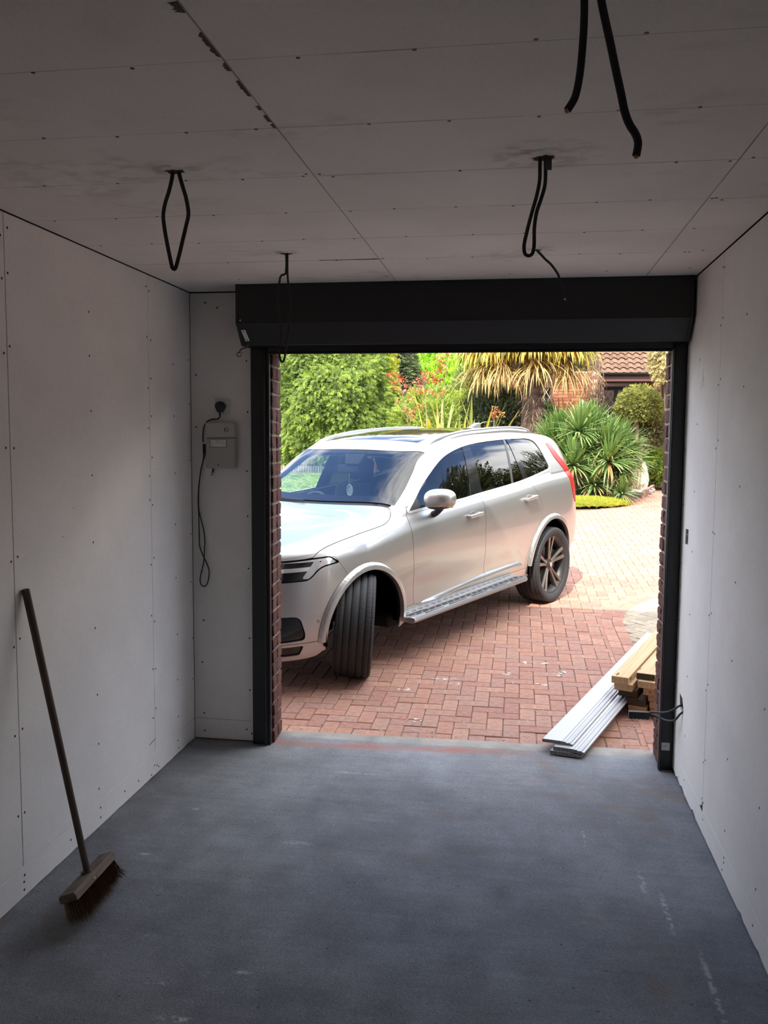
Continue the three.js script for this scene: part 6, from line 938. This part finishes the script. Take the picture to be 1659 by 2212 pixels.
{
  const list = [[-0.86, 2.98], [-0.8, 2.85], [-0.7, 2.99], [-0.64, 2.9], [-0.59, 2.88], [-0.77, 2.71], [-0.56, 2.65], [-0.5, 2.76], [-0.38, 2.71], [-0.29, 2.87], [-0.4, 2.5], [-0.69, 2.46], [-0.54, 2.28], [-0.38, 2.25], [-0.21, 2.36], [-0.37, 2.13], [-0.23, 2.74], [-0.1, 2.87], [-0.15, 3.05], [-0.13, 2.97], [-0.01, 3.02], [-0.02, 2.64], [0.18, 2.58], [0.23, 2.64], [0.15, 2.9], [0.06, 2.94], [0.11, 2.83], [0.2, 3.04], [0.23, 3.16], [0.21, 3.28], [0.17, 3.34], [0.3, 3.41], [0.35, 3.46], [-0.2, 2.62], [1.32, 2.32], [1.36, 2.24], [1.28, 2.2], [1.42, 2.19], [1.33, 2.13]];
  const rd = rng(45), redM = [std([0.72, 0.2, 0.12], { roughness: 0.7, side: THREE.DoubleSide }), std([0.78, 0.27, 0.16], { roughness: 0.7, side: THREE.DoubleSide }), std([0.66, 0.16, 0.13], { roughness: 0.7, side: THREE.DoubleSide })], orM = std([0.62, 0.22, 0.08], { roughness: 0.7, side: THREE.DoubleSide }), stM = std([0.26, 0.2, 0.12], { roughness: 0.9 });
  const petal = () => { let t = []; for (let k = 0; k < 26; k++) { const a = rd() * 6.28, b = (rd() - 0.35) * 1.5, l = 0.03 + 0.04 * rd(), x = (rd() - 0.5) * 0.1, y = (rd() - 0.5) * 0.06, z = (rd() - 0.5) * 0.08, d = V(Math.cos(a) * Math.cos(b), Math.sin(b), Math.sin(a) * Math.cos(b)), s = V(-Math.sin(a), 0, Math.cos(a)).multiplyScalar(0.011), e = V(x, y, z).addScaledVector(d, l), m = V(x, y, z).addScaledVector(d, l * 0.5); t.push([x, y, z], m.clone().add(s).toArray(), e.toArray(), [x, y, z], e.toArray(), m.clone().sub(s).toArray()); } return tris(t); };
  const heads = [petal(), petal(), petal()];
  const groups = [['flower_stem', 'leaning red flower stem at the left with many flower clusters', -0.36, (x) => x < -0.3, 0.2], ['flower_stem', 'middle red flower stem with thinner flower clusters', -0.05, (x) => x >= -0.3 && x < 0.13, 0.02], ['flower_stem', 'tallest red flower stem, its top reaching the head of the doorway', 0.2, (x) => x >= 0.13 && x < 1, 0], ['flower_stem', 'short orange flower head right of the flax leaves', 1.3, (x) => x >= 1, 0]];
  for (const [n, label, bx, sel, lean] of groups) {
    const z0 = -13.42, t = thing(n, label, 'flower', [bx, 0.5, z0], 'red and orange flower stems'), pts = list.filter((q) => sel(q[0])), top = pts.reduce((a, b) => (b[1] > a[1] ? b : a)), S = (y) => [(top[0] - bx) * Math.pow(clamp01((y - 0.5) / (top[1] - 0.5)), 2.2), y - 0.5, 0];
    part('stem', tube([S(0.5), S(mix(0.5, top[1], 0.35)), S(mix(0.5, top[1], 0.7)), S(top[1] - 0.03)], 0.009, 30, 6), stM, t); const br = [];
    for (const q of pts) { const y0 = Math.max(0.7, q[1] - 0.16), a = S(y0); if (q !== top) br.push(tube([a, [(a[0] + q[0] - bx) / 2, (a[1] + q[1] - 0.5) / 2 - 0.02, 0.02], [q[0] - bx, q[1] - 0.5, 0.03]], 0.0035, 8, 5)); const h = part('flower_cluster', heads[Math.floor(rd() * 3)], bx > 1 ? orM : redM[Math.floor(rd() * 3)], t, [q[0] - bx, q[1] - 0.5, 0.03]); h.rotation.y = rd() * 6; h.scale.setScalar(1.15 + 0.7 * rd()); }
    if (br.length) part('branches', merge(br), stM, t);
  }
}
// ---- moss, rock, edging and birdbath at the end of the drive
{
  const t = thing('moss_mat', 'low yellow green mat of moss at the edge of the drive below the yucca', 'ground cover', [3.2, groundY(-12.4), -12.0]), rd = rng(46), sh = new THREE.Shape(), ed = [[-0.9, 0.62], [-0.35, 0.1], [0.1, -0.3], [0.6, -0.72], [0.95, -1.25], [1.0, -1.75], [0.4, -1.6], [-0.4, -1.2], [-1.0, -0.7], [-1.3, 0.3]]; ed.forEach((q, i) => (i ? sh.lineTo(q[0], -q[1]) : sh.moveTo(q[0], -q[1])));
  const g = new THREE.SphereGeometry(1, 40, 20, 0, Math.PI * 2, 0, Math.PI / 2); g.scale(0.98, 0.13, 0.62); g.rotateY(0.62); g.translate(-0.1, 0.02, -0.4); part('mat', g, std([0.34, 0.33, 0.035], { roughness: 1 }), t);
  const im = shade(new THREE.InstancedMesh(G.tuft, leafMat(), 5200)); im.name = 'moss_tufts'; im.userData.kind = 'stuff'; const d = new THREE.Object3D(), col = new THREE.Color(); for (let i = 0; i < 5200; i++) { const a = rd() * 6.28, l = Math.sqrt(rd()), x = 1.0 * l * Math.cos(a), z = 0.65 * l * Math.sin(a), c = Math.cos(0.62), s = Math.sin(0.62); d.position.set(x * c + z * s - 0.1, 0.02 + 0.13 * Math.sqrt(Math.max(0, 1 - l * l)), -x * s + z * c - 0.4); d.rotation.set(-1.57 + (rd() - 0.5), rd() * 6.28, 0, 'YXZ'); d.scale.setScalar(0.05 + 0.04 * rd()); d.updateMatrix(); im.setMatrixAt(i, d.matrix); const v = 0.75 + 0.5 * rd(), y = rd(); im.setColorAt(i, col.setRGB((0.36 + 0.26 * y) * v, 0.5 * v, 0.05 * v)); } t.add(im);
  const stone = (r, sx, sy, sz, seed) => { const g = new THREE.IcosahedronGeometry(1, 6), p = g.attributes.position, nz = new ImprovedNoise(); for (let i = 0; i < p.count; i++) { const x = p.getX(i), y = p.getY(i), z = p.getZ(i), k = 1 + 0.22 * nz.noise(x * 1.7 + seed, y * 1.7, z * 1.7) + 0.1 * nz.noise(x * 5, y * 5 + seed, z * 5) + 0.03 * Math.sin(y * 24 + 3 * nz.noise(x * 2, y, z * 2)); p.setXYZ(i, x * sx * k, y * sy * k, z * sz * k); } g.computeVertexNormals(); return g; };
  const rk = thing('rock', 'pale ribbed upright rock at the right of the yucca', 'rock', [4.5, groundY(-15) + 0.26, -15.0]); part('stone', stone(1, 0.17, 0.42, 0.17, 3), std([0.55, 0.5, 0.42], { roughness: 0.95 }), rk);
  [[4.35, -14.5, 0.1, 'pale flat stone in front of the rock'], [4.55, -14.55, 0.11, 'grey flat slate stone nearest the bed edging'], [4.68, -14.95, 0.1, 'small grey stone behind the slate by the rock']].forEach(([x, z, s, l], k) => { const q = thing('stone', l, 'stone', [x, groundY(z) + 0.05, z], 'stones by the bed edging'); part('stone', stone(1, s * 1.2, s * 0.55, s, 5 + k), std(k ? [0.28, 0.26, 0.25] : [0.5, 0.46, 0.4], { roughness: 0.95 }), q); });
  const e = thing('bed_edging', 'row of upright brown edging bricks along the flower bed at the right', 'edging', [0, 0, 0]), eg = box(0.2, 0.15, 0.06, 0, 0, 0, 0.006), em = [std([0.33, 0.2, 0.14]), std([0.28, 0.17, 0.12]), std([0.38, 0.25, 0.18])];
  for (let k = 0; k < 16; k++) { const a = [4.36, -13.7], b = [5.19, -16.69], L = Math.hypot(b[0] - a[0], b[1] - a[1]), s = (k + 0.5) * 0.208 / L; if (s > 1.3) break; const x = mix(a[0], b[0], s), z = mix(a[1], b[1], s); part('edging_brick', eg, em[Math.floor(rd() * 3)], e, [x, groundY(z) + 0.06, z], [0, Math.atan2(-(b[1] - a[1]), b[0] - a[0]), 0]); }
  const bb = thing('bird_bath', 'shallow terracotta bowl on a squat pedestal below the round shrub', 'bird bath', [5.0, groundY(-16.5), -16.5]); part('bowl', new THREE.LatheGeometry([[0.0001, 0.95], [0.2, 0.96], [0.29, 1.0], [0.3, 1.02], [0.27, 1.015], [0.18, 0.985], [0.0001, 0.98]].map((q) => new THREE.Vector2(...q)), 40), std([0.45, 0.27, 0.17], { roughness: 0.85 }), bb); part('pedestal', new THREE.LatheGeometry([[0.0001, 0], [0.18, 0], [0.17, 0.08], [0.09, 0.2], [0.08, 0.7], [0.13, 0.95], [0.0001, 0.955]].map((q) => new THREE.Vector2(...q)), 32), std([0.36, 0.2, 0.13], { roughness: 0.9 }), bb);
}
// ---------------------------------------------------------------- the house across the drive
{
  const h = thing('house', 'brick house with a brown pantile roof and leaded windows behind the yucca', 'house', [0, 0, -17.1]), rd = rng(81);
  const bt = texture(128, 64, (i, j) => { const v = 0.8 + (fbm(i / 16, j / 16, 4, 6, 8) - 0.5) * 0.35 + (hash2(i, j, 2) - 0.5) * 0.12; return [v, v, v]; }); bt.repeat.set(4, 8);
  const brickM = [[0.46, 0.17, 0.075], [0.52, 0.2, 0.09], [0.4, 0.14, 0.065], [0.56, 0.24, 0.12]].map((c) => std(c, { map: bt, roughness: 0.95 })), mortar = std([0.5, 0.4, 0.29], { roughness: 1 }), brown = std([0.105, 0.045, 0.035], { roughness: 0.6 }), black = std([0.02, 0.02, 0.022], { roughness: 0.45 });
  const bg = uvBox(box(0.215, 0.065, 0.1, 0, 0, 0, 0.004)), bgH = uvBox(box(0.1025, 0.065, 0.1, 0, 0, 0, 0.004));
  const wallPiece = (x0, x1, y0, y1, z, name) => { const w = part(name, box(x1 - x0, y1 - y0, 0.22, (x0 + x1) / 2, (y0 + y1) / 2, z - 0.118, 0.004), mortar, h); const far = []; for (let c = 0, y = y0 + 0.036; y < y1 - 0.03; y += 0.075, c++) for (let x = x0 + (c % 2 ? -0.0025 : 0.11); x < x1 - 0.09; x += 0.225) { const half = c % 2 && x < x0 + 0.06; const show = y > 2.0 && y < 3.2; const q = [half ? x0 + 0.052 : x + (c % 2 ? 0 : 0), y, z - 0.047]; if (show) part('brick', half ? bgH : bg, brickM[Math.floor(rd() * 4)], w, q); else far.push(q); }
    if (far.length) { const im = shade(new THREE.InstancedMesh(bg, std(0xffffff, { map: bt, roughness: 0.95 }), far.length)), m = new THREE.Matrix4(), c = new THREE.Color(); im.name = 'brick_courses'; im.userData.kind = 'stuff'; far.forEach((q, i) => { im.setMatrixAt(i, m.makeTranslation(...q)); im.setColorAt(i, c.setRGB(...[[0.46, 0.17, 0.075], [0.52, 0.2, 0.09], [0.4, 0.14, 0.065]][Math.floor(rd() * 3)])); }); w.add(im); } return w; };
  wallPiece(2.62, 3.66, 0.5, 3.3, 0.5, 'wall'); wallPiece(1.2, 2.14, 0.5, 3.3, 0.5, 'wall'); wallPiece(2.14, 2.62, 0.5, 1.9, 0.5, 'wall'); wallPiece(4.62, 5.2, 0.5, 3.05, 0, 'wall'); wallPiece(5.9, 7.4, 0.5, 3.1, 0, 'wall');
  part('curtain', box(0.5, 1.2, 0.02, 2.38, 2.45, 0.3), std([0.025, 0.03, 0.025]), h); part('back_wall', box(7, 3, 0.2, 4, 1.9, -2.4), std([0.2, 0.12, 0.09]), h); part('porch_floor', box(3, 0.1, 2.4, 4.6, 0.58, -1.2), mortar, h); part('inner_wall', box(0.1, 2.5, 2.3, 3.7, 1.85, -1.25), std([0.12, 0.07, 0.055]), h);
  // leaded windows: frame, panes and diamond leading
  const lead = std([0.8, 0.8, 0.78], { roughness: 0.5 }), pane = phys([0.9, 0.95, 0.93], { roughness: 0.02, transmission: 1, thickness: 0 });
  const leads = (w, hh, dx, dy) => { const gs = []; const clip = (x0, y0, x1, y1) => { let t0 = 0, t1 = 1; for (const [p, q] of [[-(x1 - x0), x0 + w / 2], [x1 - x0, w / 2 - x0], [-(y1 - y0), y0 + hh / 2], [y1 - y0, hh / 2 - y0]]) { const r = q / p; if (p < 0) t0 = Math.max(t0, r); else if (p > 0) t1 = Math.min(t1, r); } if (t1 > t0) gs.push(bar([mix(x0, x1, t0), mix(y0, y1, t0), 0], [mix(x0, x1, t1), mix(y0, y1, t1), 0], 0.018, 0.008)); }; const k = dy / dx, H = 3; for (let n = -14; n <= 14; n++) { clip(n * dx - H / k, -H, n * dx + H / k, H); clip(n * dx + H / k, -H, n * dx - H / k, H); } return merge(gs); };
  const win = (name, x0, x1, y0, y1, z, n, frameM, fw) => { const w = new THREE.Group(); w.name = name; h.add(w); w.position.set(0, 0, z); const fs = [box(x1 - x0, fw, 0.08, (x0 + x1) / 2, y1 - fw / 2, 0), box(x1 - x0, fw, 0.08, (x0 + x1) / 2, y0 + fw / 2, 0)]; for (let i = 0; i <= n; i++) fs.push(box(fw, y1 - y0, 0.08, mix(x0 + fw / 2, x1 - fw / 2, i / n), (y0 + y1) / 2, 0.001)); part('window_frame', merge(fs), frameM, w); const pw = (x1 - x0 - fw) / n; for (let i = 0; i < n; i++) { const cx = x0 + fw / 2 + pw * (i + 0.5); part('pane', new THREE.PlaneGeometry(pw - fw, y1 - y0 - 2 * fw), pane, w, [cx, (y0 + y1) / 2, 0.01]); part('leading', leads(pw - fw, y1 - y0 - 2 * fw, 0.15, 0.25), lead, w, [cx, (y0 + y1) / 2, 0.016]); } return w; };
  win('window', 2.15, 2.62, 1.9, 2.98, 0.46, 1, brown, 0.06); part('window_head', box(0.6, 0.09, 0.05, 2.36, 3.03, 0.48), brown, h); part('white_board', box(0.5, 0.12, 0.04, 2.32, 3.13, 0.5), std([0.75, 0.75, 0.72]), h);
  win('window', 3.76, 4.62, 0.62, 3.0, -0.55, 2, black, 0.09);
  part('side_frame', box(0.1, 2.5, 0.6, 3.79, 1.85, -0.3), black, h); part('porch_panel', box(0.34, 2.5, 0.05, 4.78, 1.85, -0.6), std([0.05, 0.035, 0.03]), h);
  const lamp = part('wall_lamp', new THREE.LatheGeometry([[0.0001, 0], [0.04, 0.01], [0.055, 0.08], [0.045, 0.15], [0.0001, 0.17]].map((q) => new THREE.Vector2(...q)), 20), phys([0.7, 0.72, 0.68], { roughness: 0.3 }), h, [3.28, 2.46, 0.57]);
  // eaves, gutter and roof
  part('fascia', box(3.9, 0.16, 0.03, 5.66, 3.13, 0.42), brown, h); part('soffit', box(3.9, 0.02, 0.55, 5.66, 3.06, 0.16), brown, h);
  { const sh = new THREE.Shape(); sh.absarc(0, 0, 0.058, 0, Math.PI, true); sh.absarc(0, 0, 0.053, Math.PI, 0, false); const g = new THREE.ExtrudeGeometry(sh, { depth: 3.9, bevelEnabled: false }); g.rotateY(Math.PI / 2); part('gutter', g, std([0.03, 0.035, 0.035], { roughness: 0.4, side: THREE.DoubleSide }), h, [3.7, 3.27, 0.49]); }
  const pitch = 0.62, roof = new THREE.Group(); roof.name = 'roof'; h.add(roof); roof.position.set(0, 3.28, 0.46); roof.rotation.x = pitch;
  part('roof_deck', box(4.2, 0.04, 4.6, 5.75, -0.055, -2.25), std([0.05, 0.04, 0.035], { roughness: 1 }), roof);
  const tw = 0.36, tl = 0.30, nW = 24, top = [], g = new THREE.BufferGeometry(), pos = [], wave = (x) => 0.024 + 0.024 * Math.sin(2 * Math.PI * x / 0.18) + 0.006 * Math.sin(4 * Math.PI * x / 0.18 + 0.8);
  { const P = (x, z, d) => [x, wave(x) - d + (z < -tl / 2 ? 0 : 0), z]; for (let i = 0; i < nW; i++) { const a = i / nW * tw, b = (i + 1) / nW * tw; const q = (A, B, C, D) => pos.push(...A, ...B, ...C, ...A, ...C, ...D); q(P(a, 0, 0), P(b, 0, 0), P(b, -tl, 0), P(a, -tl, 0)); q(P(a, 0, 0.009), P(b, 0, 0.009), P(b, 0, 0), P(a, 0, 0)); } g.setAttribute('position', new THREE.Float32BufferAttribute(pos, 3)); g.computeVertexNormals(); uvBox(g); }
  const tm = [[0.23, 0.125, 0.072], [0.26, 0.145, 0.085], [0.2, 0.108, 0.065], [0.24, 0.135, 0.085]].map((c) => std(c, { map: bt, roughness: 0.95, side: THREE.DoubleSide })), end = std([0.06, 0.05, 0.045], { roughness: 1 });
  let n = 0; for (let row = 0; row < 16; row++) for (let i = 0; i < 11; i++) { if (n++ > 295) break; part('roof_tile', uvBox(g), tm[Math.floor(rd() * 4)], roof, [3.68 + i * 0.352 + (row % 2 ? 0 : 0), 0.006 * (rd() - 0.5), 0.06 - row * 0.225], [-0.125, 0, (rd() - 0.5) * 0.008]); }
}
renderer.render(scene, camera);
